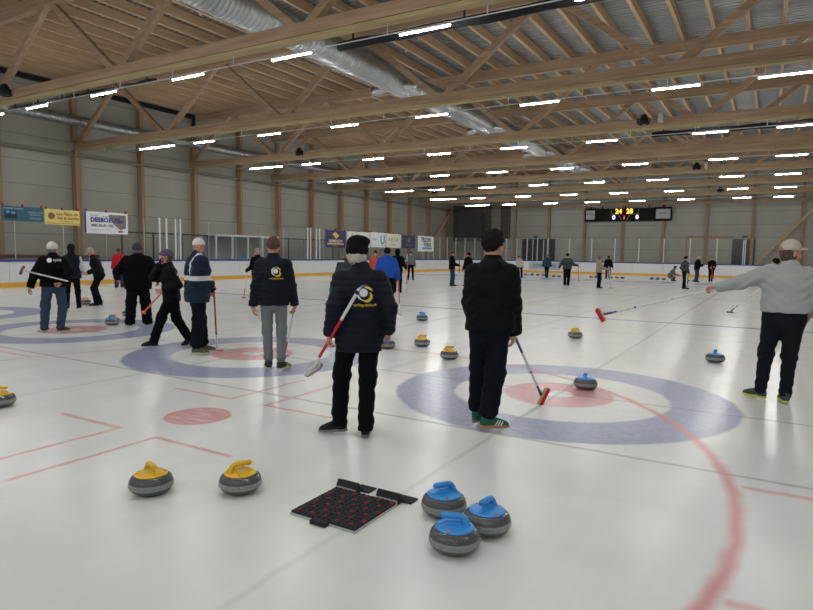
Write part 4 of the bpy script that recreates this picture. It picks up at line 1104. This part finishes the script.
def club_logo(p, cx, cz, s, txt='curling-ajoie.ch'):
    i_w = emitless('logo_white', (226,228,236)); i_b = emitless('logo_blue', (66,92,160)); i_y = emitless('logo_yellow', (232,206,60)); i_n = emitless('logo_navy', (26,40,92))
    drape(p, [disc2(cx, cz, .045*s)], 'logo_disc', i_n, .005); drape(p, [disc2(cx, cz+.004*s, .034*s)], 'logo_disc', i_w, .0065)
    drape(p, [cres2(cx+.006*s, cz+.002*s, .066*s, 75, 262, .022*s)], 'logo_swirl', i_w, .005); drape(p, [cres2(cx+.01*s, cz+.006*s, .066*s, 60, 150, .014*s)], 'logo_swirl', i_b, .0066)
    drape(p, [cres2(cx+.02*s, cz-.002*s, .058*s, 20, 110, .018*s)], 'logo_swirl', i_y, .008); drape(p, [cres2(cx+.028*s, cz-.03*s, .046*s, -145, 62, .026*s)], 'logo_swirl', i_y, .008)
    vs, fs = text_mesh(txt, .032*s, .0006); drape(p, [([(cx+.012*s+x, cz-.098*s+y) for x, y, _ in vs], fs)], 'lettering', i_y, .005)
def emitless(n, rgb): return mat(n, srgb(*rgb), .5, var=.02)
# ================================================================ BROOMS
m_red = mat('broom_red', srgb(206,36,52), .4, var=.03); m_wht = mat('broom_white', srgb(232,232,236), .4, var=.03); m_nav = mat('broom_navy', srgb(52,52,140), .4, var=.03)
m_org = mat('broom_orange', srgb(238,104,66), .45, var=.04); m_pad = mat('broom_pad_red', srgb(196,26,56), .8, var=.08); m_wood = mat('broom_block_wood', srgb(206,176,132), .6, var=.1)
m_grey = mat('broom_grey', srgb(196,196,192), .5, var=.05); m_pink = mat('worn_red_pad', srgb(190,90,100), .7)
def frame(L, Z):
    x = Vector(L).normalized(); z = Vector(Z); z = (z-x*z.dot(x)).normalized(); y = z.cross(x)
    return Matrix((x, y, z)).transposed()
def vframe(az, L, Z):                            # directions given as (right, away, up) for a viewer looking along az
    a = math.radians(az); r = Vector((math.cos(a), -math.sin(a), 0)); w = Vector((math.sin(a), math.cos(a), 0)); u = Vector((0,0,1))
    f = lambda q: r*q[0]+w*q[1]+u*q[2]
    return frame(f(L), f(Z))
def broom(label, head, top, segs, kind, rz=0., r=.0135, tilt=None, group=None, roll=0.):
    """head: point where the shaft meets the head; segs: [(fraction, material)] from the head up"""
    H, T = Vector(head), Vector(top); t = thing('curling_broom', label, 'broom', tuple(H), 0, group); d = T-H; u = d.normalized()
    a = 0.
    for fr, m in segs:
        b = min(1., a+fr); mb = MB(); mb.tube([tuple(d*a), tuple(d*b)], r, 12); mb.build('handle', m, t); a = b
    mb = MB(); mb.tube([tuple(d*.995), tuple(d*1.006), tuple(d*1.018), tuple(d*1.026)], [r, r*1.25, r*1.15, r*.5], 12); mb.build('end_cap', m_dark, t)
    # head orientation: flat on the ice unless a frame is given
    if tilt is None: M = Matrix.Rotation(rz, 4, 'Z')
    else: M = tilt.to_4x4()
    if kind == 'block':
        mb = MB(); mb.bbox((-.10,-.028,-.022),(.10,.028,.006), .004); mb.build('block', m_wood, t, M=M)
        mb = MB(); mb.bbox((-.105,-.032,-.058),(.105,.032,-.022), .008); mb.build('brush_pad', m_pad, t, M=M)
        mb = MB(); mb.tube([(0,0,0), tuple(d*.09)], r*1.35, 12); mb.build('ferrule', m_nav, t)
    else:
        hm, pm = {'oval':(m_wht,m_pink), 'grey':(m_grey,m_pink), 'orange':(m_org,m_org), 'brown':(mat('broom_brown', srgb(120,78,54), .6), mat('pad_blue', srgb(60,84,140), .7))}[kind]
        pts = []
        for i in range(28):
            an = 2*math.pi*i/28; c, s_ = math.cos(an), math.sin(an); pts.append((.098*abs(c)**.7*(1 if c >= 0 else -1), .035*abs(s_)**.8*(1 if s_ >= 0 else -1)))
        mb = MB(); n = 28
        lv = [(1.,-.018),(1.,-.004),(.93,.004),(.6,.010)]
        vs = [(x*q, y*q, z) for q, z in lv for x, y in pts]; fs = [(i*n+k, i*n+(k+1)%n, (i+1)*n+(k+1)%n, (i+1)*n+k) for i in range(3) for k in range(n)]
        mb.add(vs, fs+[tuple(range(n))[::-1], tuple(range(3*n,4*n))], True); mb.build('head', hm, t, M=M)
        mb = MB(); mb.prism([(x*.96, y*.94) for x, y in pts], -.030, -.018); mb.build('pad', pm, t, M=M)
        mb = MB(); mb.tube([(-.03,0,.010),(-.018,0,.020),(.018,0,.020),(.03,0,.010)], .009, 8); mb.build('hinge', m_wht if kind != 'orange' else m_org, t, M=M)
    return t

# ================================================================ THE CURLERS
NAVY, BLACK = (32,38,58), (24,25,29)
c_navy = cloth('navy_shell', (17,21,36), .65, .12, 60, .1, .2); c_black = cloth('black_cloth', (10,11,14), spec=.12); c_black2 = cloth('black_softshell', (10,11,16), .7, .1, 60, .1, .15)
c_trn = cloth('navy_joggers', (17,21,34), spec=.12); c_trb = cloth('black_trousers', (11,13,17), spec=.12); c_grey = cloth('grey_sweat', (172,175,178), .9, .3, 140, .1)
c_gjog = cloth('grey_joggers', (122,126,130), .9, .3, 140, .1); c_jean = cloth('blue_jeans', (54,72,94), .85, .3, 200, .2); c_jean2 = cloth('dark_jeans', (46,58,84), .85, .3, 200, .2)
c_wool = cloth('black_wool', (11,12,16), .95, .5, 250); c_wcap = cloth('white_knit', (222,220,214), .9, .4, 220, .05); c_beige = cloth('beige_cloth', (176,160,140))
c_sole = mat('white_rubber_sole', srgb(196,194,186), .6); c_soleb = mat('black_sole', srgb(24,24,26), .6); c_gum = mat('gum_sole', srgb(170,120,70), .6)
c_shb = cloth('black_shoe', (20,21,24), .6); m_hd = mat('dark_hair', srgb(24,18,16), .75, var=.4, vscale=60, bump=.6, spec=.2); m_hb_ = mat('brown_hair', srgb(84,60,44), .6, var=.3, vscale=60, bump=.4)
m_hw = mat('white_hair', srgb(196,190,182), .7, var=.15, vscale=60, bump=.5); m_hg = mat('grey_hair', srgb(120,116,110), .7, var=.2, vscale=60, bump=.4)
blackshoe = dict(m=c_shb, sole=c_soleb); whiteshoe = dict(m=cloth('white_shoe', (212,212,212), .6), sole=c_sole)

# --- man in the black beanie, walking, broom behind his back
p = person('man from behind in black beanie and navy quilted club jacket, a broom at his back', (-3.13,4.40), -35.8, 1.79, .008, 3,
  hip=(.02,0,.95), lean=(.01,.02,0), hoff=(-.035,.015,0), head=(-4,-6), hat=dict(style='beanie', m=c_wool, slouch=1, line=-.008), hair=dict(style='fringe', m=m_hw, th=.016), skin='ruddy', hs=1.0,
  footL=(-.15,.02,-72,.030,-6,(-.25,1,0)), footR=(.085,-.06,5), twist=.04, sw=.170, girth=1.03,
  handL=(-.235,-.04,.93), poleL=(.0,-1,0), hdL=(-.05,-.1,-1), hnL=(.9,-.3,.1), sideL=1, curlL=.95,
  handR=(.285,.06,.945), poleR=(.22,-1,0), hdR=(.05,.05,-1), hnR=(-1,.2,0), curlR=.55,
  jacket=dict(m=[c_navy, cloth('petrol_patch', (30,70,84))], hem=.76, quilt=.058, infl=.030, collar=.055, amp=.004, name='quilted_jacket', pick=lambda c, x: ((c[:,0] < -.215) & (np.abs(c[:,2]-1.315) < .022) & (c[:,1] < .0)).astype(int)),
  trousers=dict(m=c_trb, hem=.060, calf=.058, knee=.066, amp=.008, infl=.010), shoes=dict(m=c_shb, sole=mat('pale_sole', srgb(120,122,124), .6), high=1))
club_logo(p, .055, 1.29, 1.05)
def loc2w(p, v): return p['root'].location + Matrix.Rotation(p['root'].rotation_euler.z, 3, 'Z') @ Vector(v)
def bro(p, label, head, top, *a, **k):
    return broom(label, loc2w(p, head), loc2w(p, top), *a, **k)
bro(p, 'red and white broom with pale oval head held by the man in the black beanie', (-.395,.10,.585), (-.005,-.32,1.30), [(.17,m_wht),(.50,m_red),(.33,m_wht)], 'grey', r=.0145, tilt=vframe(-36, (.80,-.1,.60), (-.45,-.6,.6)))

# --- young man in black, standing on the nearest house
p = person('young man from behind in black hooded jacket and dark joggers with green trainers', (-2.21,5.17), -10, 1.83, .008, 7,
  hip=(.02,0,.985), lean=(.015,0,0), head=(-22,3), hair=dict(style='short', m=m_hd, th=.016, top=1, line=-.004), hoff=(.0,.0,.015), skin='fair', sw=.160, girth=.98, hs=1.03,
  footL=(-.10,.12,18), footR=(.03,-.05,62), handR=(.215,.16,.885), poleR=(.3,-.9,-.1), hdR=(.0,.28,-1), hnR=(-1,.2,0), curlR=.6,
  handL=(-.12,.24,1.0), poleL=(-.35,-.7,-.3), hdL=(.5,.3,-.8), hnL=(.4,-1,0),
  jacket=dict(m=c_black2, hem=.915, infl=.036, arm=(.064,.060,.054), hood=1, collar=.07, amp=.0065, bell=.0, name='hooded_jacket'),
  trousers=dict(m=c_trn, cuff=1, knee=.080, calf=.078, infl=.010, amp=.008, drop=0.), shoes=dict(m=cloth('green_suede', (46,104,92)), m2=c_wcap, sole=c_gum, stripes=1))
broom('white broom with navy rings, wooden block and red brush held by the young man', Vector((-2.09,6.44,.105)), loc2w(p, (.225,.24,.84)), [(.2,m_nav),(.25,m_wht),(.03,m_nav),(.32,m_wht),(.2,m_nav)], 'block', r=.0125,
  tilt=vframe(-19, (.40,.0,.91), (-.91,-.1,.40)))

# --- man in grey sweater pointing his broom
p = person('man from behind in grey sweater and light cap holding a broom out to the left', (.16,8.12), 2, 1.87, .009, 11,
  hip=(.0,0,.955), lean=(.02,.03,0), head=(-58,0), hair=dict(style='fringe', m=m_hb_, th=.010), hat=dict(style='cap', m=cloth('light_cap', (198,192,178), .9, .5, 300), gap=1), skin='ruddy', sw=.185, girth=1.16, shl=.015, tilt=0., hs=1.03,
  footL=(-.19,.04,-62), footR=(.06,-.03,-14), handL=(-.70,.08,1.285), poleL=(0,-1,-.3), hdL=(-.97,.1,-.15), hnL=(0,-.35,-1), sideL=1, curlL=1.0,
  handR=(.25,.22,1.02), poleR=(.5,-.9,-.2), hdR=(-.2,.6,-.6), hnR=(-1,0,0),
  jacket=dict(m=c_grey, hem=.985, infl=.026, arm=(.066,.058,.044), collar=.03, amp=.008, name='sweater'),
  trousers=dict(m=cloth('dark_track_trousers', (16,20,31)), knee=.066, calf=.058, hem=.050, infl=.010, amp=.007), shoes=dict(m=cloth('grey_running_shoe', (74,78,82)), sole=mat('lime_sole', srgb(196,206,70), .6)))
hnd = loc2w(p, (-.765,.075,1.25)); hd_ = Vector((-1.97,8.62,.83))
dirb = (hd_-hnd).normalized()
broom('long white broom with red brush head held out by the man in the grey sweater', hd_, hnd-dirb*.10, [(.14,m_nav),(.16,m_wht),(.02,m_nav),(.30,m_wht),(.02,m_alu),(.36,m_wht)], 'block', r=.0125,
  tilt=vframe(-13, (-.45,.55,.70), (.75,.5,.25)))

# --- man in navy club jacket and grey joggers
p = person('man from behind in navy club jacket and grey joggers on the second house', (-5.77,6.18), -42, 1.84, .010, 5,
  hip=(-.01,0,.97), head=(-8,-4), hair=dict(style='short', m=m_hb_, th=.008, line=-.0), skin='ruddy', sw=.172, girth=.96,
  footL=(-.08,.04,-10), footR=(.085,-.03,38), handL=(-.29,.03,.88), hdL=(.1,.05,-1), handR=(.275,.09,.90), hdR=(0,.2,-1), curlR=.9, hnR=(-1,.1,0),
  jacket=dict(m=c_navy, hem=.88, quilt=.055, infl=.026, collar=.055, amp=.004, name='quilted_jacket'),
  trousers=dict(m=c_gjog, cuff=1, knee=.062, calf=.056, infl=.004, amp=.006), shoes=dict(m=cloth('dark_yellow_shoe', (58,60,52)), m2=cloth('yellow_stripe', (226,214,60)), stripes=1, sole=c_sole))
club_logo(p, .02, 1.37, .95)
broom('broom with white shaft and red base beside the man in grey joggers', Vector((-6.5,7.2,.030)), loc2w(p, (.275,.12,.90)), [(.28,m_red),(.72,m_wht)], 'oval', rz=-.2, r=.012)

# --- man in track top looking back, red broom
c_tn = cloth('track_navy', (20,28,56), .7, .15, 80); c_tg = cloth('track_green', (16,46,58), .7, .15, 80); c_tw = cloth('track_white', (206,210,216), .7, .15, 80)
def track_pick(c, x):
    k = x['k']; out = np.zeros(len(c), int); body = np.ones(len(c), bool)
    for sh, el, wr, sd, key in x['arms']:
        for a, b in ((sh, el), (el, wr)):
            a_, b_ = np.array(a), np.array(b); t = np.clip(((c-a_)@(b_-a_))/((b_-a_)@(b_-a_)), 0, 1); dd = np.linalg.norm(c-a_-t[:,None]*(b_-a_), axis=1)
            inarm = dd < .085; side = (c-a_-t[:,None]*(b_-a_))
            arm = inarm & (np.hypot(c[:,0]-x['hip'].x, c[:,1]*1.25) > .185)
            body &= ~arm
            st = arm & (np.abs(side[:,1]+.0) < .03) & (side[:,0]*sd > -.02); out[st] = 2
            lo = arm & ~st & (c[:,2] < 1.17*k); out[lo] = 1
    z = c[:,2]
    b = body & (z < 1.135*k); out[b] = 1
    w = body & (np.abs(z-1.165*k) < .036); out[w] = 2
    dg = body & (z > 1.2*k) & (np.abs(np.abs(c[:,0]-x['hip'].x)-(.13+(1.42-z)*.12)) < .016); out[dg] = 2
    return out
p = person('bearded man in white beanie and navy-green track top looking to the right', (-7.71,6.52), 22, 1.84, .010, 9,
  hip=(.0,0,.96), lean=(0,.02,0), head=(-82,-10), hat=dict(style='skull', m=c_wcap, line=.022), skin='ruddy', beard=m_hb_, glasses=1, eyes=1, sw=.172, girth=1.10,
  footL=(-.06,.10,10), footR=(.10,-.06,30), handR=(.15,.17,1.10), poleR=(.3,-.9,-.3), hdR=(-.1,.5,-.8), hnR=(-1,-.1,-.3), curlR=1.1, handL=(-.13,.20,1.0), poleL=(-.4,-.8,-.2), gloves=dict(m=c_black, R=1),
  jacket=dict(m=[c_tn,c_tg,c_tw], hem=.80, infl=.045, arm=(.070,.064,.054), collar=.06, amp=.010, gather=0, pick=track_pick, name='track_top'),
  trousers=dict(m=c_trn, knee=.078, calf=.078, cuff=1, infl=.016, amp=.009), shoes=dict(m=cloth('olive_shoe', (96,98,86)), sole=c_sole))
hw_ = loc2w(p, (.14,.22,1.02))
broom('red broom held upright by the man in the track top', Vector((-7.72,6.92,.030)), hw_+(hw_-Vector((-7.72,6.92,.03)))*.12, [(.22,m_wht),(.78,m_red)], 'oval', rz=.6, r=.0135)

# --- woman walking with scarf at her mouth
p = person('person in purple beanie walking left, burgundy glove held to the mouth', (-8.68,6.79), -148, 1.72, .010, 13,
  hip=(.03,-.02,.89), lean=(.0,.05,0), head=(-10,-8), hat=dict(style='beanie', m=cloth('purple_knit', (96,84,112), .9, .4, 220), line=.018), eyes=1, skin='fair', hair=dict(style='fringe', m=m_hb_, th=.006), sw=.165, girth=.95,
  footR=(-.10,.30,5,.0,0), footL=(.12,-.30,-35,.03,-18,(.3,1,0)), handR=(.05,.15,1.39), poleR=(.6,-.1,-1), hdR=(-.2,-.1,.9), hnR=(-.4,-1,0), curlR=.9, handL=(-.18,.14,.98), poleL=(-.3,-1,-.2), curlL=1.0, gloves=dict(m=cloth('burgundy_glove', (96,22,44)), R=1),
  jacket=dict(m=c_black2, hem=.80, infl=.030, collar=.05, name='jacket'), trousers=dict(m=c_trb, knee=.074, calf=.066, hem=.066, infl=.010, amp=.008), shoes=blackshoe)
bro(p, 'broom with orange head and white shaft carried by the person in the purple beanie', (-.02,.42,.60), (-.26,-.32,1.50), [(.42,m_org),(.58,m_wht)], 'orange', tilt=Matrix.Rotation(p['root'].rotation_euler.z, 3, 'Z') @ Matrix.Rotation(math.radians(40), 3, 'X'), r=.014)

# --- man with white cap, jeans, broom behind the back
p = person('man from behind in white cap, black jacket and blue jeans', (-11.99,6.65), -55, 1.80, .012, 15,
  hip=(.02,0,.93), lean=(0,.04,0), head=(-25,-6), hat=dict(style='skull', m=c_wcap, line=-.004), skin='ruddy', sw=.172, girth=1.02, hair=dict(style='fringe', m=m_hg, th=.004),
  footL=(-.16,.05,-15), footR=(.12,-.02,45), handL=(-.36,-.05,.88), poleL=(-.7,-.6,0), handR=(.17,-.17,.98), poleR=(.8,-.6,0), curlL=.8, curlR=1.1,
  jacket=dict(m=c_black, hem=.88, infl=.034, collar=.06, name='jacket'), trousers=dict(m=c_jean, knee=.074, calf=.070, hem=.064, infl=.010, amp=.008), shoes=dict(m=cloth('black_white_shoe', (60,60,62)), sole=c_sole))
drape(p, [disc2(-.02, 1.40, .045)], 'emblem', emitless('logo_white', (226,228,236))); vs, fs = text_mesh('AJOIE', .055, .001); drape(p, [([(.11+x, 1.40+y) for x, y, _ in vs], fs)], 'lettering', emitless('logo_white', (226,228,236)))
bro(p, 'white broom with brown and blue head held behind the back by the man in jeans', (-.44,-.26,1.21), (.30,-.24,1.00), [(.3,m_grey),(.7,m_wht)], 'brown', r=.014, tilt=vframe(-60, (.35,.5,.8), (.8,-.45,-.3)))

# --- long-haired person in a quilted vest
person('person from behind with long dark hair, quilted vest and white shoes', (-15.36,9.03), -58, 1.78, .014, 17,
  head=(0,-4), hair=dict(style='long', m=m_hd, th=.012), sw=.165, girth=1.0, footL=(-.13,0,-8), footR=(.14,.02,12), handL=(-.22,.16,1.0), handR=(.22,.16,1.0),
  jacket=dict(m=c_navy, hem=.86, infl=.034, quilt=.07, vest=cloth('white_sleeve', (196,200,206)), name='quilted_vest'), trousers=dict(m=c_trb, knee=.062, calf=.056, hem=.05, infl=.004), shoes=whiteshoe)
# --- stooping person with beige cap
person('person in beige cap with head bowed, next to the long-haired person', (-16.66,10.55), -150, 1.76, .016, 19,
  hip=(0,-.05,.9), lean=(0,.16,-.02), head=(20,-38), hat=dict(style='cap', m=c_beige), sw=.18, footL=(-.12,.05,-5), footR=(.12,-.05,15), handL=(-.15,.25,.95), handR=(.18,.22,.95), skin='ruddy',
  jacket=dict(m=[c_black2, c_tw], hem=.80, infl=.034, pick=lambda c, x: ((c[:,1] > .12) & (np.abs(c[:,0]) < .05) & (c[:,2] < 1.4)).astype(int)), trousers=dict(m=c_trb, hem=.06), shoes=blackshoe)
# --- person in red by the boards
person('person in red jacket half hidden behind the broad man in black', (-23.6,15.9), -70, 1.70, .022, 21, head=(0,0), hair=dict(style='short', m=m_hb_, th=.02), footL=(-.1,0,-5), footR=(.12,0,5),
  jacket=dict(m=cloth('red_jacket', (190,34,44)), hem=.75, infl=.03), trousers=dict(m=cloth('purple_navy', (52,48,96)), hem=.07), shoes=blackshoe)
# --- broad man in black
p = person('broad man from behind in black padded jacket and dark grey cap', (-11.53,8.2), -54, 1.80, .012, 23,
  head=(-8,-5), hat=dict(style='beanie', m=cloth('charcoal_cap', (62,64,66)), line=-.002), skin='ruddy', hair=dict(style='fringe', m=m_hg, th=.004), sw=.20, girth=1.28,
  footL=(-.17,0,-25), footR=(.17,.02,25), handL=(-.40,.18,1.03), handR=(.40,.12,.97), poleL=(-.5,-.8,-.2), poleR=(.5,-.8,-.2),
  jacket=dict(m=c_black, hem=.78, infl=.04, hood=1, amp=.012, name='padded_jacket'), trousers=dict(m=c_trb, knee=.092, calf=.09, hem=.088, infl=.014, amp=.01), shoes=dict(m=c_shb, sole=c_sole))

# --- further curlers (smaller in the view)
def far(label, loc, az, H, jac, tro, vox=.02, seed=0, **o):
    j = dict(m=jac, hem=.84, infl=.03); j.update(o.pop('jk', {})); t_ = dict(m=tro, hem=.06); t_.update(o.pop('tk', {}))
    return person(label, loc, az, H, vox, seed, jacket=j, trousers=t_, **{**dict(shoes=blackshoe, hair=dict(style='short', m=m_hd, th=.012)), **o})
B_ = c_black; c_rb = cloth('royal_blue', (34,84,186)); c_teal = cloth('teal_cloth', (28,70,84)); c_dg = cloth('dark_grey_cloth', (66,70,74)); c_gr2 = cloth('mid_grey_cloth', (108,112,112)); c_or = cloth('orange_cloth', (214,84,50))
p = far('light-haired person hidden behind the man in grey joggers, holding a broom', (-14.45,14.7), -80, 1.76, B_, c_trb, .02, 31, hair=dict(style='short', m=mat('sandy_hair', srgb(170,150,124), .7), th=.014), handL=(-.28,.20,1.0), curlL=1.)
broom('orange-footed broom held by the light-haired person behind the man in grey joggers', (-15.6,15.2,.03), (-14.95,14.75,1.15), [(.3,m_red),(.7,m_wht)], 'orange', rz=.3)
p = far('person in dark jacket with a white stripe, half hidden by the black beanie', (-12.55,16.85), -60, 1.68, [c_dg, c_wcap], c_trb, .02, 32, jk=dict(pick=lambda c, x: ((np.abs(c[:,2]-1.33) < .03) & (c[:,0] < -.02)).astype(int)), girth=1.15, hair=dict(style='short', m=m_hg, th=.014), lean=(.05,.05,0))
p = far('man from behind in royal blue hooded sweater beyond the black beanie', (-9.1,14.2), -30, 1.82, c_rb, c_trb, .016, 33, jk=dict(hem=.93, infl=.045, hood=1, gather=0), girth=1.12, hair=dict(style='short', m=m_hd, th=.012), handR=(.30,.1,.92), handL=(-.28,.12,.95), curlR=1.)
broom('red broom with white foot held by the man in royal blue', Vector((-8.42,13.8,.03)), loc2w(p, (.32,.12,.98)), [(.25,m_wht),(.75,m_red)], 'oval', rz=-.4)
p = far('person in black hooded jacket with the hood up beside the man in royal blue', (-13.2,21.4), -20, 1.84, B_, c_trb, .02, 34, jk=dict(hem=.8, hoodup=1), handR=(.30,.30,1.02), poleR=(.4,-.4,-1), curlR=1.0)
bro(p, 'red and white broom standing upright in the hand of the person with the hood up', (.33,.38,.03), (.33,.36,1.62), [(.2,m_wht),(.25,m_red),(.1,m_wht),(.25,m_red),(.2,m_wht)], 'oval', rz=-.5, r=.018)
far('person in orange jacket far behind the black beanie', (-14.9,22.3), 150, 1.74, c_or, c_trb, .024, 35)
far('person in grey jacket and black trousers beneath the white banner', (-18.85,32.1), 140, 1.76, c_gr2, c_trb, .024, 36, jk=dict(hem=.95), tk=dict(knee=.056, calf=.05, hem=.045), footL=(-.14,0,-5), footR=(.14,.02,12))
p = far('person in black jacket and jeans, left of the pair by the corner', (-13.95,27.9), 50, 1.80, B_, c_jean2, .022, 37, handR=(.14,.34,1.05), handL=(-.2,.3,1.1), hair=dict(style='short', m=m_hb_, th=.012), footL=(-.12,0,-5), footR=(.1,.04,12))
far('person in black jacket and jeans, right of the pair by the corner', (-13.25,28.35), -70, 1.76, B_, c_jean2, .022, 38, girth=1.12, head=(20,0), footL=(-.14,.02,-12), footR=(.13,0,10))
broom('red and white broom standing between the pair in black jackets', (-13.66,28.15,.03), (-13.68,28.2,1.28), [(.5,m_wht),(.5,m_red)], 'oval', rz=.3, r=.02)
far('person in pale beige jacket leaning forward near the end boards', (-15.2,41.1), 150, 1.66, cloth('pale_beige', (196,190,174)), c_trb, .028, 39, lean=(.1,.22,-.05), footL=(-.12,.14,0), footR=(.16,-.12,10), jk=dict(hem=.86))
far('person from behind in teal jacket walking near the end boards', (-13.85,42.9), -15, 1.72, c_teal, c_trb, .028, 40, girth=1.1, hair=dict(style='short', m=m_hg, th=.012), footL=(-.05,.1,0), footR=(.06,-.1,5), tk=dict(knee=.055, calf=.05, hem=.045))
p = far('man from behind in dark grey jacket with neon collar and arms spread', (-9.4,32.6), -12, 1.80, [c_dg, cloth('neon_collar', (190,220,50))], c_trb, .022, 41, girth=1.15, jk=dict(hem=.9, pick=lambda c, x: (c[:,2] > 1.50*x['k']).astype(int)), handR=(.52,.12,1.12), poleR=(.4,-.5,-1), handL=(-.42,.05,.98), shoes=dict(m=cloth('brown_shoe', (130,96,76)), sole=c_sole), footL=(-.1,0,-5), footR=(.07,.03,8))
bro(p, 'red broom standing in the right hand of the man with the neon collar', (.62,.15,.03), (.55,.16,1.18), [(.15,m_wht),(.85,m_red)], 'oval', rz=-.2, r=.018)
p = far('person in beige jacket and black trousers, right of the neon-collared man', (-7.55,31.9), 60, 1.64, cloth('sand_cloth', (158,142,122)), c_trb, .022, 42, jk=dict(hem=.86), handR=(.15,.32,.98), girth=1.05, hair=dict(style='short', m=m_hb_, th=.014))
broom('white broom standing beside the person in the beige jacket', (-6.98,32.2,.03), (-7.12,32.1,1.12), [(.3,m_grey),(.7,m_wht)], 'grey', rz=.2, r=.016)
far('person from behind in black jacket near the end boards behind the beige jacket', (-10.0,44.9), -10, 1.70, B_, cloth('dark_grey_trousers', (48,50,56)), .028, 43, girth=1.12, jk=dict(hem=.92))
far('crouching person in grey-brown jacket and jeans by the end boards', (-5.8,45.2), 80, 1.72, cloth('taupe_cloth', (120,110,100)), c_jean, .026, 44, hip=(0,-.14,.36), lean=(0,.26,-.06), footL=(-.12,.12,-6,0,0,(-.2,1,.7)), footR=(.14,.02,8,0,0,(.2,1,.7)), handL=(-.1,.42,.42), handR=(.12,.42,.42), jk=dict(hem=.2))
far('person in dark grey jacket and black trousers with white side stripes', (-3.8,34.4), 50, 1.72, c_dg, c_trb, .020, 45, jk=dict(hem=.95), tk=dict(m2=c_wcap, stripe=1), hair=None, hat=dict(style='beanie', m=c_wool), footL=(-.07,0,0), footR=(.09,.02,10), handL=(-.34,.14,.92))
far('white-haired person in black jacket and jeans near the end boards', (-4.25,44.9), 60, 1.76, B_, c_jean2, .026, 46, hair=dict(style='short', m=m_hw, th=.014), girth=1.15, lean=(0,.06,0), handR=(.1,.35,1.1), handL=(-.1,.35,1.1))
p = far('person facing the camera in black sweater holding a red broom', (-3.3,44.0), 172, 1.74, c_black, c_trb, .026, 47, tk=dict(knee=.056, calf=.05, hem=.046), handR=(.08,.25,1.0), handL=(-.15,.2,1.05), footL=(-.06,0,0), footR=(.08,.02,8), hair=dict(style='short', m=m_hb_, th=.008), shoes=whiteshoe, jk=dict(hem=.9))
bro(p, 'red broom held in front by the person in the black sweater', (-.10,.42,.03), (.03,.30,1.15), [(.2,m_wht),(.8,m_red)], 'oval', rz=.4, r=.02)
p = far('person in dark clothes hidden behind the man in the grey sweater, sweeping', (.22,19.9), -60, 1.70, B_, c_trb, .02, 48, handL=(-.32,.22,1.0), handR=(.05,.35,1.0), lean=(0,.1,0))
broom('white broom with black head reaching out from behind the grey sweater', (-.98,20.6,.035), (.02,20.15,1.02), [(.12,m_dark),(.04,m_wht),(.03,m_red),(.81,m_wht)], 'brown', rz=.2, r=.014)
far('crouching person in dark clothes and yellow shoes by the end stones behind the grey sleeve', (-.95,44.4), 90, 1.70, B_, c_trb, .026, 49, hip=(0,-.16,.34), lean=(0,.30,-.1), footL=(-.12,.12,0,0,0,(-.2,1,.7)), footR=(.14,.02,8,0,0,(.2,1,.7)), handL=(-.1,.42,.4), handR=(.12,.42,.4), jk=dict(hem=.2), shoes=dict(m=cloth('yellow_shoe', (206,180,60)), sole=c_sole))
p = far('spectator with beige cap standing behind the boards at the far left', (-28.9,13.35), 60, 1.70, c_dg, c_trb, .024, 50, hair=None, hat=dict(style='cap', m=c_beige))
